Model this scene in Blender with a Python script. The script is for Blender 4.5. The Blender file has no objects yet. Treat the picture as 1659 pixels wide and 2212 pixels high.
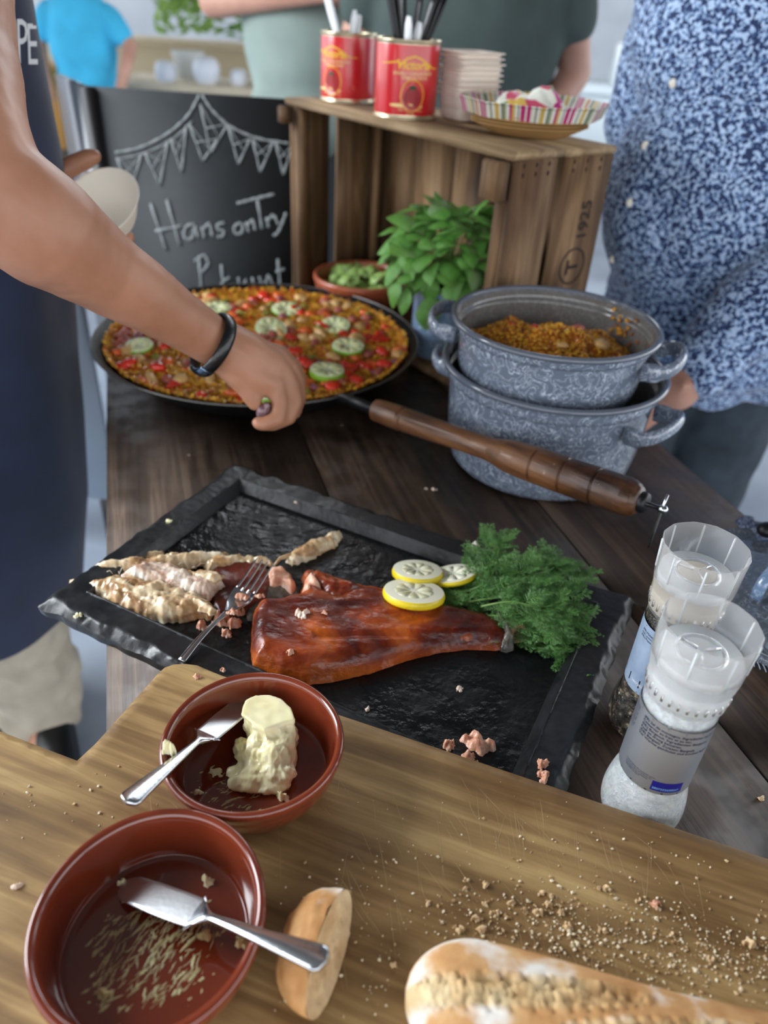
import bpy, bmesh, math, random
import numpy as np
from math import sin, cos, pi, radians, sqrt, atan2, exp, hypot
from mathutils import Vector, Matrix, noise, geometry
from mathutils.bvhtree import BVHTree
random.seed(7)
SC = bpy.context.scene
COL = SC.collection
T = 0.76            # table top height above the floor
H = 0.53            # camera height above the table top
# ---------------------------------------------------------------- camera
FPX = 1610.0; PITCH = radians(34.42); ROLL = radians(3.72)
F_ = Vector((0, cos(PITCH), -sin(PITCH)))
R0 = Vector((1, 0, 0)); U0 = Vector((0, sin(PITCH), cos(PITCH)))
R_ = R0 * cos(ROLL) + U0 * sin(ROLL); U_ = U0 * cos(ROLL) - R0 * sin(ROLL)
CAM = Vector((0, 0, T + H))
cd = bpy.data.cameras.new('camera'); co = bpy.data.objects.new('camera', cd); COL.objects.link(co)
cd.sensor_fit = 'VERTICAL'; cd.sensor_height = 36.0; cd.lens = FPX / 2212 * 36.0
cd.clip_start = 0.02; cd.clip_end = 100
m3 = Matrix((R_, U_, -F_)).transposed()
co.matrix_world = Matrix.Translation(CAM) @ m3.to_4x4()
cd.dof.use_dof = True; cd.dof.focus_distance = 0.62; cd.dof.aperture_fstop = 0.0262 / 0.0066
SC.camera = co
# ---------------------------------------------------------------- world, lights, exposure
SC.view_settings.view_transform = 'Standard'; SC.view_settings.look = 'None'
SC.view_settings.gamma = 1; SC.view_settings.use_curve_mapping = False
SC.view_settings.exposure = 0.42
w = bpy.data.worlds.new('sky'); SC.world = w; w.use_nodes = True
wn = w.node_tree.nodes; wl = w.node_tree.links
bg = wn['Background']
tc = wn.new('ShaderNodeTexCoord'); sx = wn.new('ShaderNodeSeparateXYZ'); rp = wn.new('ShaderNodeValToRGB')
wl.new(tc.outputs['Generated'], sx.inputs[0]); wl.new(sx.outputs['Z'], rp.inputs[0]); wl.new(rp.outputs[0], bg.inputs[0])
rp.color_ramp.elements[0].position = 0.0; rp.color_ramp.elements[0].color = (0.86, 0.88, 0.90, 1)
rp.color_ramp.elements[1].position = 0.9; rp.color_ramp.elements[1].color = (0.62, 0.68, 0.80, 1)
bg.inputs[1].default_value = 2.7
def area(name, loc, target, sx_, sy_, power, color):
    l = bpy.data.lights.new(name, 'AREA'); l.shape = 'RECTANGLE'; l.size = sx_; l.size_y = sy_
    l.energy = power; l.color = color
    o = bpy.data.objects.new(name, l); COL.objects.link(o); o.location = loc
    o.rotation_euler = (Vector(target) - Vector(loc)).to_track_quat('-Z', 'Y').to_euler()
area('daylight_window_left', (-2.4, 0.9, 2.0), (0, .6, T), 1.3, 1.1, 75, (0.90, 0.95, 1.0))
area('daylight_window_back', (0.6, 4.4, 2.7), (0, .9, T), 3.0, 1.2, 75, (0.88, 0.94, 1.0))
# ---------------------------------------------------------------- helpers
def ray(x, y): return F_ + R_ * ((x - 829.5) / FPX) - U_ * ((y - 1106) / FPX)
def at(x, y, h=0.0):
    d = ray(x, y); return CAM + d * ((T + h - CAM.z) / d.z)
def atY(x, y, Y):
    d = ray(x, y); return CAM + d * (Y / d.y)
def atD(x, y, D): return CAM + ray(x, y) * D
def c(h):
    h = h.lstrip('#'); v = [int(h[i:i + 2], 16) / 255 for i in (0, 2, 4)]
    return tuple(((a / 12.92) if a <= .04045 else ((a + .055) / 1.055) ** 2.4) for a in v) + (1,)
def worldloc(o):
    v = Vector((0, 0, 0))
    while o is not None: v += o.location; o = o.parent
    return v
def tag(o, label=None, cat=None, group=None, kind=None):
    if label: o['label'] = label
    if cat: o['category'] = cat
    if group: o['group'] = group
    if kind: o['kind'] = kind
    return o
def thing(name, label, cat, loc, group=None):
    o = bpy.data.objects.new(name, None); COL.objects.link(o); o.location = loc
    o.empty_display_size = .02
    return tag(o, label, cat, group)
def copy_tree(o, parent=None):
    q = o.copy(); COL.objects.link(q); q.parent = parent
    for ch in [x for x in list(o.children)]: copy_tree(ch, q)
    return q
def nz(v, s=1.0, o=0.0):
    return noise.noise(Vector((v[0] * s + o, v[1] * s + o * 1.7, v[2] * s - o)))
def fbm(v, s=1.0, o=0.0, n=3):
    a = 0; k = 1
    for i in range(n): a += nz(v, s, o + i * 9.1) * k; s *= 2.1; k *= .5
    return a
class MB:
    def __init__(s): s.v = []; s.f = []; s.m = []; s.a = []
    def add(s, vs, fs, mi=0, at_=0.0):
        b = len(s.v); s.v += [Vector(p) for p in vs]; s.f += [tuple(b + i for i in f) for f in fs]
        s.m += [mi] * len(fs); s.a += (list(at_) if hasattr(at_, '__len__') else [at_] * len(vs))
        return s
    def box(s, cen, size, ax=None, mi=0, bev=0.0):
        cen = Vector(cen); ax = ax or (Vector((1, 0, 0)), Vector((0, 1, 0)), Vector((0, 0, 1)))
        x, y, z = [Vector(a).normalized() * (d / 2) for a, d in zip(ax, size)]
        if bev <= 0:
            vs = [cen + x * i + y * j + z * k for i in (-1, 1) for j in (-1, 1) for k in (-1, 1)]
            fs = [(0, 1, 3, 2), (4, 6, 7, 5), (0, 4, 5, 1), (2, 3, 7, 6), (0, 2, 6, 4), (1, 5, 7, 3)]
            return s.add(vs, fs, mi)
        bm = bmesh.new(); bmesh.ops.create_cube(bm, size=1)
        for v in bm.verts: v.co = Vector((v.co.x * size[0], v.co.y * size[1], v.co.z * size[2]))
        bmesh.ops.bevel(bm, geom=bm.edges[:], offset=bev, segments=2, affect='EDGES')
        X, Y, Z = [Vector(a).normalized() for a in ax]
        bm.verts.index_update()
        s.add([cen + X * v.co.x + Y * v.co.y + Z * v.co.z for v in bm.verts], [[v.index for v in f.verts] for f in bm.faces], mi)
        bm.free(); return s
    def tube(s, pts, rad, seg=12, mi=0, flat=1.0, up=None, cap=True, closed=False, at_=0.0):
        pts = [Vector(p) for p in pts]; n = len(pts)
        if not hasattr(rad, '__len__'): rad = [rad] * n
        vs = []; nrm = Vector(up) if up else None
        for i, p in enumerate(pts):
            if closed: t = (pts[(i + 1) % n] - pts[i - 1])
            else: t = pts[min(i + 1, n - 1)] - pts[max(i - 1, 0)]
            if t.length < 1e-9: t = Vector((0, 0, 1))
            t.normalize()
            if nrm is None:
                nrm = t.orthogonal()
            q = nrm - t * nrm.dot(t)
            if q.length < 1e-6: q = t.orthogonal()
            q.normalize(); b = t.cross(q)
            if up is None: nrm = q
            for k in range(seg):
                a = 2 * pi * k / seg
                vs.append(p + q * (cos(a) * rad[i] * flat) + b * (sin(a) * rad[i]))
        fs = []
        for i in range(n if closed else n - 1):
            for k in range(seg):
                a = i * seg + k; b_ = i * seg + (k + 1) % seg; j = ((i + 1) % n) * seg
                fs.append((a, b_, j + (k + 1) % seg, j + k))
        if cap and not closed:
            fs.append(tuple(range(seg))[::-1]); fs.append(tuple((n - 1) * seg + k for k in range(seg)))
        return s.add(vs, fs, mi, at_)
    def lathe(s, prof, cen=(0, 0, 0), seg=64, mi=0, axis=None, jit=None, cap=False):
        cen = Vector(cen); vs = []; fs = []; n = len(prof)
        if axis is None: X, Y, Z = Vector((1, 0, 0)), Vector((0, 1, 0)), Vector((0, 0, 1))
        else:
            Z = Vector(axis).normalized(); X = Z.orthogonal().normalized(); Y = Z.cross(X)
        for i, (r, z) in enumerate(prof):
            for k in range(seg):
                a = 2 * pi * k / seg; rr = r * (jit(a, z) if jit else 1)
                vs.append(cen + X * (cos(a) * rr) + Y * (sin(a) * rr) + Z * z)
        for i in range(n - 1):
            for k in range(seg):
                a = i * seg + k; b = i * seg + (k + 1) % seg
                fs.append((a, b, b + seg, a + seg))
        if cap and prof[0][0] > 1e-6: fs.append(tuple(range(seg))[::-1])
        if cap and prof[-1][0] > 1e-6: fs.append(tuple((n - 1) * seg + k for k in range(seg)))
        return s.add(vs, fs, mi)
    def ball(s, cen, rad, ax=None, nu=16, nv=10, mi=0, at_=0.0):
        cen = Vector(cen)
        if not hasattr(rad, '__len__'): rad = (rad, rad, rad)
        ax = ax or (Vector((1, 0, 0)), Vector((0, 1, 0)), Vector((0, 0, 1)))
        ax = [Vector(a).normalized() * r for a, r in zip(ax, rad)]
        vs = []; fs = []
        for i in range(nv + 1):
            th = pi * i / nv
            for k in range(nu):
                a = 2 * pi * k / nu
                vs.append(cen + ax[0] * (sin(th) * cos(a)) + ax[1] * (sin(th) * sin(a)) + ax[2] * cos(th))
        for i in range(nv):
            for k in range(nu):
                a = i * nu + k; b = i * nu + (k + 1) % nu; fs.append((a, a + nu, b + nu, b))
        return s.add(vs, fs, mi, at_)
    def caps(s, a, b, ra, rb, seg=16):
        a = Vector(a); b = Vector(b); d = b - a; L = d.length
        if L < 1e-6: return s.ball(a, max(ra, rb))
        t = d / L; pts = []; rad = []
        for i in range(6):
            u = pi / 2 * i / 5 * .98 + .03; pts.append(a - t * (ra * cos(u))); rad.append(ra * sin(u))
        for i in range(6):
            u = pi / 2 * (5 - i) / 5 * .98 + .03; pts.append(b + t * (rb * cos(u))); rad.append(rb * sin(u))
        return s.tube(pts, rad, seg)
    def grid(s, fn, nu, nv, mi=0):
        vs = []; fs = []
        for j in range(nv + 1):
            for i in range(nu + 1): vs.append(fn(i / nu, j / nv))
        for j in range(nv):
            for i in range(nu):
                a = j * (nu + 1) + i; fs.append((a, a + 1, a + nu + 2, a + nu + 1))
        return s.add(vs, fs, mi)
    def build(s, name, mats, parent=None, smooth=True, loc=None, local=False, merge=False, auto=None):
        if not isinstance(mats, (list, tuple)): mats = [mats]
        if local: off = Vector((0, 0, 0))
        elif parent is not None: off = worldloc(parent)
        elif loc is not None: off = Vector(loc)
        else:
            A = np.array([tuple(v) for v in s.v]); off = Vector(((A[:, 0].min() + A[:, 0].max()) / 2, (A[:, 1].min() + A[:, 1].max()) / 2, A[:, 2].min()))
        me = bpy.data.meshes.new(name)
        me.from_pydata([v - off for v in s.v], [], s.f)
        for m in mats: me.materials.append(m)
        if len(mats) > 1: me.polygons.foreach_set('material_index', s.m)
        if any(s.a):
            at_ = me.attributes.new('m', 'FLOAT', 'POINT'); at_.data.foreach_set('value', s.a)
        if merge:
            bm = bmesh.new(); bm.from_mesh(me); bmesh.ops.remove_doubles(bm, verts=bm.verts[:], dist=1e-6)
            bmesh.ops.recalc_face_normals(bm, faces=bm.faces[:]); bm.to_mesh(me); bm.free()
        if smooth:
            me.polygons.foreach_set('use_smooth', [True] * len(me.polygons))
            if auto: 
                try: me.set_sharp_from_angle(angle=radians(auto))
                except Exception: pass
        me.update()
        o = bpy.data.objects.new(name, me); COL.objects.link(o)
        if parent is not None: o.parent = parent
        if not local and parent is None: o.location = off
        return o
def remesh(mb, name, mat_, voxel, smooth=6, parent=None, disp=None):
    """bake the union of overlapping pieces into one continuous skin"""
    o = mb.build(name, mat_, None, loc=(0, 0, 0), smooth=True)
    md = o.modifiers.new('r', 'REMESH'); md.mode = 'VOXEL'; md.voxel_size = voxel; md.use_smooth_shade = True
    if smooth:
        sm = o.modifiers.new('s', 'SMOOTH'); sm.iterations = smooth; sm.factor = .6
    bpy.context.view_layer.update()
    dg = bpy.context.evaluated_depsgraph_get()
    me = bpy.data.meshes.new_from_object(o.evaluated_get(dg)); 
    bpy.data.objects.remove(o)
    n = len(me.vertices); A = np.empty(n * 3); me.vertices.foreach_get('co', A); A = A.reshape(-1, 3)
    if disp is not None:
        N = np.empty(n * 3); me.vertices.foreach_get('normal', N); N = N.reshape(-1, 3)
        for i in range(n): A[i] += N[i] * disp(A[i], N[i])
    off = np.array(worldloc(parent)) if parent is not None else np.array([(A[:, 0].min() + A[:, 0].max()) / 2, (A[:, 1].min() + A[:, 1].max()) / 2, A[:, 2].min()])
    me.vertices.foreach_set('co', (A - off).ravel()); me.name = name
    me.polygons.foreach_set('use_smooth', [True] * len(me.polygons)); me.update()
    me.materials.clear(); me.materials.append(mat_)
    q = bpy.data.objects.new(name, me); COL.objects.link(q)
    if parent is not None: q.parent = parent
    else: q.location = Vector(off)
    return q
def resample(poly, step, jit=0.0, seed=0):
    out = []; n = len(poly)
    for i in range(n):
        a = Vector(poly[i][:2]); b = Vector(poly[(i + 1) % n][:2]); L = (b - a).length; k = max(1, int(L / step))
        nn = Vector((-(b - a).y, (b - a).x)).normalized() if L > 1e-9 else Vector((0, 0))
        for j in range(k):
            p = a.lerp(b, j / k)
            if jit: p = p + nn * (noise.noise(Vector((p.x / step * .35, p.y / step * .35, seed))) * jit)
            out.append(p)
    return out
def chaikin(poly, it=2):
    poly = [Vector(p[:2]) for p in poly]
    for _ in range(it):
        q = []
        for i in range(len(poly)):
            a = poly[i]; b = poly[(i + 1) % len(poly)]
            q += [a.lerp(b, .25), a.lerp(b, .75)]
        poly = q
    return poly
def slab_mb(poly, z0, thick, step=.004, bevel=None, namp=.15, nscale=60, jit=0.0, hf=None, zf=None, seed=0, bottom=True, afn=None, smooth=0):
    """a solid over an outline in plan: rounded rim, uneven top, flat underside"""
    if smooth: poly = chaikin(poly, smooth)
    B = resample(poly, step, jit, seed); bevel = bevel or thick
    P = np.array([tuple(p) for p in B]); Q = np.roll(P, -1, 0)
    mn = P.min(0); mx = P.max(0)
    gx, gy = np.meshgrid(np.arange(mn[0], mx[0], step), np.arange(mn[1], mx[1], step))
    gx[1::2] += step / 2
    G = np.stack([gx.ravel(), gy.ravel()], 1)
    def dist(G):
        D = np.full(len(G), 1e9)
        for a, b in zip(P, Q):
            ab = b - a; L = ab @ ab + 1e-15; t = np.clip(((G - a) @ ab) / L, 0, 1)
            D = np.minimum(D, np.hypot(*(G - a - t[:, None] * ab).T))
        return D
    ins = np.zeros(len(G), bool)
    for a, b in zip(P, Q):
        cnd = (a[1] > G[:, 1]) != (b[1] > G[:, 1])
        with np.errstate(divide='ignore', invalid='ignore'):
            xx = (b[0] - a[0]) * (G[:, 1] - a[1]) / (b[1] - a[1] + 1e-15) + a[0]
        ins ^= cnd & (G[:, 0] < xx)
    D = dist(G); G = G[ins & (D > step * .45)]
    vs2 = [Vector(p) for p in B] + [Vector((x, y)) for x, y in G]
    n = len(B)
    r = geometry.delaunay_2d_cdt(vs2, [], [list(range(n))], 1, 1e-7)
    V = np.array([tuple(v) for v in r[0]]); Fc = r[2]
    D = dist(V); out = []; av = []
    for (x, y), d in zip(V, D):
        k = 1 - min(d / bevel, 1); k = sqrt(max(0, 1 - k * k))
        z = thick * k * (1 + namp * fbm((x, y, seed * 3.3), nscale))
        if hf: z = hf(x, y, d, z)
        b = zf(x, y) if zf else z0
        out.append(Vector((x, y, b + max(z, 0.0003 if d > 1e-5 else 0))))
        av.append(afn(x, y, d) if afn else 0.0)
    mb = MB(); m = len(out)
    fs = []
    for f in Fc:
        a, b_, c_ = [out[i] for i in f[:3]]
        if (b_.x - a.x) * (c_.y - a.y) - (b_.y - a.y) * (c_.x - a.x) < 0: f = f[::-1]
        fs.append(tuple(f))
    if bottom:
        bot = [Vector((v.x, v.y, (zf(v.x, v.y) if zf else z0))) for v in out]
        ed = {}
        for f in fs:
            for i in range(len(f)):
                e = (f[i], f[(i + 1) % len(f)]); ed[e] = 1
        side = [(e[1], e[0], e[0] + m, e[1] + m) for e in ed if (e[1], e[0]) not in ed]
        mb.add(out + bot, fs + [tuple(i + m for i in f[::-1]) for f in fs] + side, 0, av * 2)
    else: mb.add(out, fs, 0, av)
    return mb
def slab(name, poly, z0, thick, mat_, parent=None, **k):
    auto = k.pop('auto', None); loc = k.pop('loc', None)
    return slab_mb(poly, z0, thick, **k).build(name, mat_, parent, auto=auto, loc=loc)
def px(pts, h): return [at(x, y, h) for x, y in pts]
# ---------------------------------------------------------------- materials
def newmat(name):
    m = bpy.data.materials.new(name); m.use_nodes = True; nt = m.node_tree
    return m, nt, nt.nodes, nt.links, nt.nodes['Principled BSDF']
def ramp(nd, stops, interp='LINEAR'):
    cr = nd.color_ramp; cr.interpolation = interp
    while len(cr.elements) > 1: cr.elements.remove(cr.elements[-1])
    cr.elements[0].position = stops[0][0]; cr.elements[0].color = stops[0][1]
    for p, col in stops[1:]:
        e = cr.elements.new(p); e.color = col
def plain(name, col, rough=.5, metal=0.0, bump=0.0, bscale=200, var=0.0, vscale=20, coat=0, sss=0, trans=0, ior=1.45, sheen=0, emit=0, alpha=1, spec=.5):
    m, nt, N, L, b = newmat(name)
    b.inputs['Base Color'].default_value = c(col); b.inputs['Roughness'].default_value = rough; b.inputs['Metallic'].default_value = metal
    b.inputs['IOR'].default_value = ior; b.inputs['Coat Weight'].default_value = coat; b.inputs['Coat Roughness'].default_value = .06
    b.inputs['Transmission Weight'].default_value = trans; b.inputs['Sheen Weight'].default_value = sheen
    b.inputs['Specular IOR Level'].default_value = spec; b.inputs['Alpha'].default_value = alpha
    if sss: b.inputs['Subsurface Weight'].default_value = sss; b.inputs['Subsurface Radius'].default_value = (.012, .005, .003); b.inputs['Subsurface Scale'].default_value = .6
    if bump or var: t = N.new('ShaderNodeTexCoord')
    if bump:
        n = N.new('ShaderNodeTexNoise'); n.inputs['Scale'].default_value = bscale; n.inputs['Detail'].default_value = 4
        bu = N.new('ShaderNodeBump'); bu.inputs['Strength'].default_value = bump; bu.inputs['Distance'].default_value = .002
        L.new(t.outputs['Object'], n.inputs['Vector']); L.new(n.outputs['Fac'], bu.inputs['Height']); L.new(bu.outputs[0], b.inputs['Normal'])
    if var:
        n2 = N.new('ShaderNodeTexNoise'); n2.inputs['Scale'].default_value = vscale; n2.inputs['Detail'].default_value = 5
        r = N.new('ShaderNodeValToRGB'); k = c(col)
        ramp(r, [(.3, tuple(x * (1 - var) for x in k[:3]) + (1,)), (.7, tuple(min(1, x * (1 + var)) for x in k[:3]) + (1,))])
        L.new(t.outputs['Object'], n2.inputs['Vector']); L.new(n2.outputs['Fac'], r.inputs[0]); L.new(r.outputs[0], b.inputs['Base Color'])
    return m
def noisy(name, stops, scale=30, detail=6, dist=0.0, stretch=(1, 1, 1), rot=0, rough=.5, rough2=None, rscale=30, bump=.2, bscale=None, bdist=.002,
          overlay=None, coat=0, sss=0, metal=0, attr=None, nrough=.55, spots=None, spec=.5):
    """noise -> ramp; overlay=(stops, scale, factor, stretch) multiplies; attr=color mixed by vertex attribute m; spots=(colour, scale, lo, hi)"""
    m, nt, N, L, b = newmat(name)
    t = N.new('ShaderNodeTexCoord'); mp = N.new('ShaderNodeMapping'); mp.vector_type = 'POINT'
    rt = N.new('ShaderNodeVectorRotate'); rt.rotation_type = 'Z_AXIS'; rt.inputs['Angle'].default_value = -rot
    L.new(t.outputs['Object'], rt.inputs['Vector']); L.new(rt.outputs[0], mp.inputs['Vector']); mp.inputs['Scale'].default_value = stretch
    n = N.new('ShaderNodeTexNoise'); n.inputs['Scale'].default_value = scale; n.inputs['Detail'].default_value = detail
    n.inputs['Distortion'].default_value = dist; n.inputs['Roughness'].default_value = nrough
    r = N.new('ShaderNodeValToRGB'); ramp(r, stops)
    L.new(mp.outputs[0], n.inputs['Vector']); L.new(n.outputs['Fac'], r.inputs[0]); col = r.outputs[0]
    if overlay:
        st, sc_, fac, stv = overlay
        mp2 = N.new('ShaderNodeMapping'); mp2.inputs['Scale'].default_value = stv; L.new(rt.outputs[0], mp2.inputs['Vector'])
        n2 = N.new('ShaderNodeTexNoise'); n2.inputs['Scale'].default_value = sc_; n2.inputs['Detail'].default_value = 5; n2.inputs['Distortion'].default_value = .6
        r2 = N.new('ShaderNodeValToRGB'); ramp(r2, st); mx = N.new('ShaderNodeMix'); mx.data_type = 'RGBA'; mx.blend_type = 'MULTIPLY'; mx.inputs[0].default_value = fac
        L.new(mp2.outputs[0], n2.inputs['Vector']); L.new(n2.outputs['Fac'], r2.inputs[0]); L.new(col, mx.inputs[6]); L.new(r2.outputs[0], mx.inputs[7]); col = mx.outputs[2]
    if spots:
        sc_, ss, lo, hi = spots
        n3 = N.new('ShaderNodeTexNoise'); n3.inputs['Scale'].default_value = ss; n3.inputs['Detail'].default_value = 4; L.new(t.outputs['Object'], n3.inputs['Vector'])
        mr = N.new('ShaderNodeMapRange'); mr.inputs[1].default_value = lo; mr.inputs[2].default_value = hi; L.new(n3.outputs['Fac'], mr.inputs[0])
        mx = N.new('ShaderNodeMix'); mx.data_type = 'RGBA'; L.new(mr.outputs[0], mx.inputs[0]); L.new(col, mx.inputs[6]); mx.inputs[7].default_value = c(sc_); col = mx.outputs[2]
    if attr:
        an = N.new('ShaderNodeAttribute'); an.attribute_name = 'm'; mx = N.new('ShaderNodeMix'); mx.data_type = 'RGBA'
        L.new(an.outputs['Fac'], mx.inputs[0]); L.new(col, mx.inputs[6])
        if isinstance(attr, str): mx.inputs[7].default_value = c(attr)
        else:
            r4 = N.new('ShaderNodeValToRGB'); ramp(r4, attr); L.new(n.outputs['Fac'], r4.inputs[0]); L.new(r4.outputs[0], mx.inputs[7])
        col = mx.outputs[2]
    L.new(col, b.inputs['Base Color'])
    b.inputs['Roughness'].default_value = rough; b.inputs['Metallic'].default_value = metal; b.inputs['Coat Weight'].default_value = coat; b.inputs['Coat Roughness'].default_value = .08
    b.inputs['Specular IOR Level'].default_value = spec
    if sss: b.inputs['Subsurface Weight'].default_value = sss; b.inputs['Subsurface Radius'].default_value = (.01, .005, .003); b.inputs['Subsurface Scale'].default_value = .5
    if rough2 is not None:
        n4 = N.new('ShaderNodeTexNoise'); n4.inputs['Scale'].default_value = rscale; n4.inputs['Detail'].default_value = 4; L.new(t.outputs['Object'], n4.inputs['Vector'])
        mr = N.new('ShaderNodeMapRange'); mr.inputs[1].default_value = .42; mr.inputs[2].default_value = .58; mr.inputs[3].default_value = rough; mr.inputs[4].default_value = rough2
        L.new(n4.outputs['Fac'], mr.inputs[0]); L.new(mr.outputs[0], b.inputs['Roughness'])
    if bump:
        n5 = N.new('ShaderNodeTexNoise'); n5.inputs['Scale'].default_value = bscale or scale * 2; n5.inputs['Detail'].default_value = 5; L.new(mp.outputs[0], n5.inputs['Vector'])
        bu = N.new('ShaderNodeBump'); bu.inputs['Strength'].default_value = bump; bu.inputs['Distance'].default_value = bdist
        L.new(n5.outputs['Fac'], bu.inputs['Height']); L.new(bu.outputs[0], b.inputs['Normal'])
    return m
def wood(name, dark, mid, light, rot=0, dist=.7, rough=.5, scale=10, along=.07, bump=.3, coat=0, blot=None, stand=False, rough2=None):
    st = (along, 1, 1) if not stand else (1, 1, along)
    ov = ([(.35, c(blot or 'b8b0a8')), (.6, (1, 1, 1, 1))], 9, 1.0, (.5, 1, 1) if not stand else (1, 1, .4))
    return noisy(name, [(.3, c(dark)), (.47, c(mid)), (.54, c(light)), (.62, c(mid)), (.75, c(dark))], scale=scale * 4, detail=9, dist=dist, stretch=st, rot=rot,
                 rough=rough, rough2=rough2, bump=bump, bscale=scale * 18, overlay=ov, coat=coat, bdist=.0012)
M = {}
TH = -.3312                                # table planks run along (sin TH, cos TH)
PA = pi / 2 - TH                           # their angle to +x
M['table'] = wood('dark_oak_plank', '#241a14', '#3a2b21', '#4d3b2e', rot=PA, rough=.42, scale=12, along=.05, bump=.35, rough2=.6)
M['table_lt'] = wood('worn_oak_plank', '#352a22', '#55453a', '#6a5849', rot=PA, rough=.45, scale=12, along=.05, bump=.35, rough2=.6)
BA = atan2(at(1659, 1850, .04).y - at(480, 1455, .04).y, at(1659, 1850, .04).x - at(480, 1455, .04).x)
M['board'] = wood('cutting_board_wood', '#785c3a', '#a68656', '#c2a36e', rot=BA, dist=.25, rough=.5, scale=11, along=.06, bump=.25, blot='#a39079')
M['crate'] = wood('crate_pine', '#4f3822', '#735638', '#8d7050', stand=True, rough=.75, scale=8, along=.06, bump=.3, blot='#a09080')
M['crate_top'] = wood('crate_pine_bleached', '#7a6347', '#9c8463', '#b49c7a', rot=.6706 + pi / 2, rough=.75, scale=8, along=.06, bump=.3, blot='#b0a090')
M['slate'] = noisy('wet_black_slate', [(.3, c('#08090a')), (.6, c('#101214')), (.75, c('#1a1d20'))], scale=22, rough=.13, rough2=.42, rscale=32, bump=.7, bscale=90, bdist=.003, spec=.4)
M['slate_rim'] = noisy('matte_black_slate', [(.3, c('#101113')), (.65, c('#1b1d20')), (.8, c('#33383e'))], scale=26, rough=.3, rough2=.45, spec=.55, rscale=30, bump=.35, bscale=160, bdist=.0012)
M['terra'] = noisy('glazed_terracotta', [(.3, c('#632616')), (.7, c('#7f361f'))], scale=14, rough=.13, bump=.04, bscale=30, coat=.6)
M['steel'] = plain('brushed_steel', '#c9cdd2', .16, 1.0, bump=.03, bscale=300)
M['steel_dull'] = plain('worn_steel', '#c2c4c6', .34, 1.0, bump=.05, bscale=400)
M['black_iron'] = noisy('black_iron', [(.3, c('#0b0b0c')), (.7, c('#1c1d20'))], scale=40, rough=.4, bump=.2, bscale=150, metal=.4)
M['black_plastic'] = plain('black_plastic', '#101114', .35)
M['skin'] = noisy('skin', [(.3, c('#8f6045')), (.7, c('#ad7c62'))], scale=9, rough=.5, bump=.12, bscale=420, sss=.25, bdist=.0006, nrough=.6)
M['skin_pale'] = noisy('skin_far', [(.3, c('#a87a68')), (.7, c('#c79a86'))], scale=9, rough=.5, bump=0, sss=.2)
M['navy'] = plain('navy_cotton', '#131f38', .85, bump=.35, bscale=900, var=.25, vscale=14, sheen=.2)
M['navy_dark'] = plain('dark_shirt_cotton', '#0e1422', .9, bump=.3, bscale=700)
M['white_paper'] = plain('white_paper', '#e6e0d2', .55, sss=.1)
M['butter'] = noisy('butter', [(.3, c('#f3e8b0')), (.6, c('#f7efc6')), (.8, c('#fbf7dc'))], scale=35, rough=.3, bump=.15, bscale=90, sss=.15, coat=.15)
M['butter_smear'] = noisy('butter_smear', [(.3, c('#c9b47a')), (.7, c('#e6dca4'))], scale=60, rough=.35, bump=.2, bscale=200, sss=.3)
def enamel(name, base, vein, scale=85, rough=.12, lo=.012):
    m, nt, N, L, b = newmat(name)
    t = N.new('ShaderNodeTexCoord')
    n = N.new('ShaderNodeTexNoise'); n.inputs['Scale'].default_value = scale; n.inputs['Detail'].default_value = .8; n.inputs['Distortion'].default_value = 1.8
    L.new(t.outputs['Object'], n.inputs['Vector'])
    r = N.new('ShaderNodeValToRGB'); B_, V_ = c(base), c(vein)
    ramp(r, [(.40, B_), (.455, B_), (.475, V_), (.49, B_), (.545, B_), (.57, V_), (.60, B_)])
    L.new(n.outputs['Fac'], r.inputs[0])
    n2 = N.new('ShaderNodeTexNoise'); n2.inputs['Scale'].default_value = 25; L.new(t.outputs['Object'], n2.inputs['Vector'])
    mx = N.new('ShaderNodeMix'); mx.data_type = 'RGBA'; mr = N.new('ShaderNodeMapRange'); mr.inputs[1].default_value = .35; mr.inputs[2].default_value = .65; mr.inputs[3].default_value = .0; mr.inputs[4].default_value = .3
    L.new(n2.outputs['Fac'], mr.inputs[0]); L.new(mr.outputs[0], mx.inputs[0]); L.new(r.outputs[0], mx.inputs[6]); mx.inputs[7].default_value = B_
    L.new(mx.outputs[2], b.inputs['Base Color'])
    b.inputs['Roughness'].default_value = rough; b.inputs['Coat Weight'].default_value = .5; b.inputs['Coat Roughness'].default_value = .05
    bu = N.new('ShaderNodeBump'); bu.inputs['Strength'].default_value = .12; bu.inputs['Distance'].default_value = .001; L.new(n.outputs['Fac'], bu.inputs['Height']); L.new(bu.outputs[0], b.inputs['Normal'])
    return m
M['enamel'] = enamel('marbled_enamel', '#667080', '#c3cfde', 56)
M['enamel_in'] = enamel('marbled_enamel_inside', '#6a6866', '#8f8d8a', 60)
M['enamel_blue'] = enamel('blue_marbled_enamel', '#6f87a6', '#b9cbe0', 60)
M['enamel_lid'] = enamel('marbled_enamel_lid', '#565c66', '#8f99a6', 60)
M['enamel_rim'] = plain('plain_enamel_rim', '#59606c', .15, coat=.5)
# ================================================================ STRUCTURE
floor = MB().box((0, 5, -.05), (26, 26, .1)).build('floor', noisy('concrete_floor', [(.3, c('#77818f')), (.7, c('#98a3b2'))], scale=2.5, rough=.35, bump=.05), loc=(0, 5, 0)); tag(floor, kind='structure')
wb = MB().box((0, 11, 1.9), (24, .2, 3.8)).build('wall_back', noisy('pale_wall', [(.3, c('#b9bfc4')), (.7, c('#d3d8db'))], scale=1, rough=.9, bump=0)); tag(wb, kind='structure')
ceil = MB().box((0, 2.6, 3.15), (11, 13, .12)).build('ceiling', plain('dark_ceiling_boards', '#5b5650', .9, var=.15, vscale=2), loc=(0, 2.6, 3.15)); tag(ceil, kind='structure')
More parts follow.
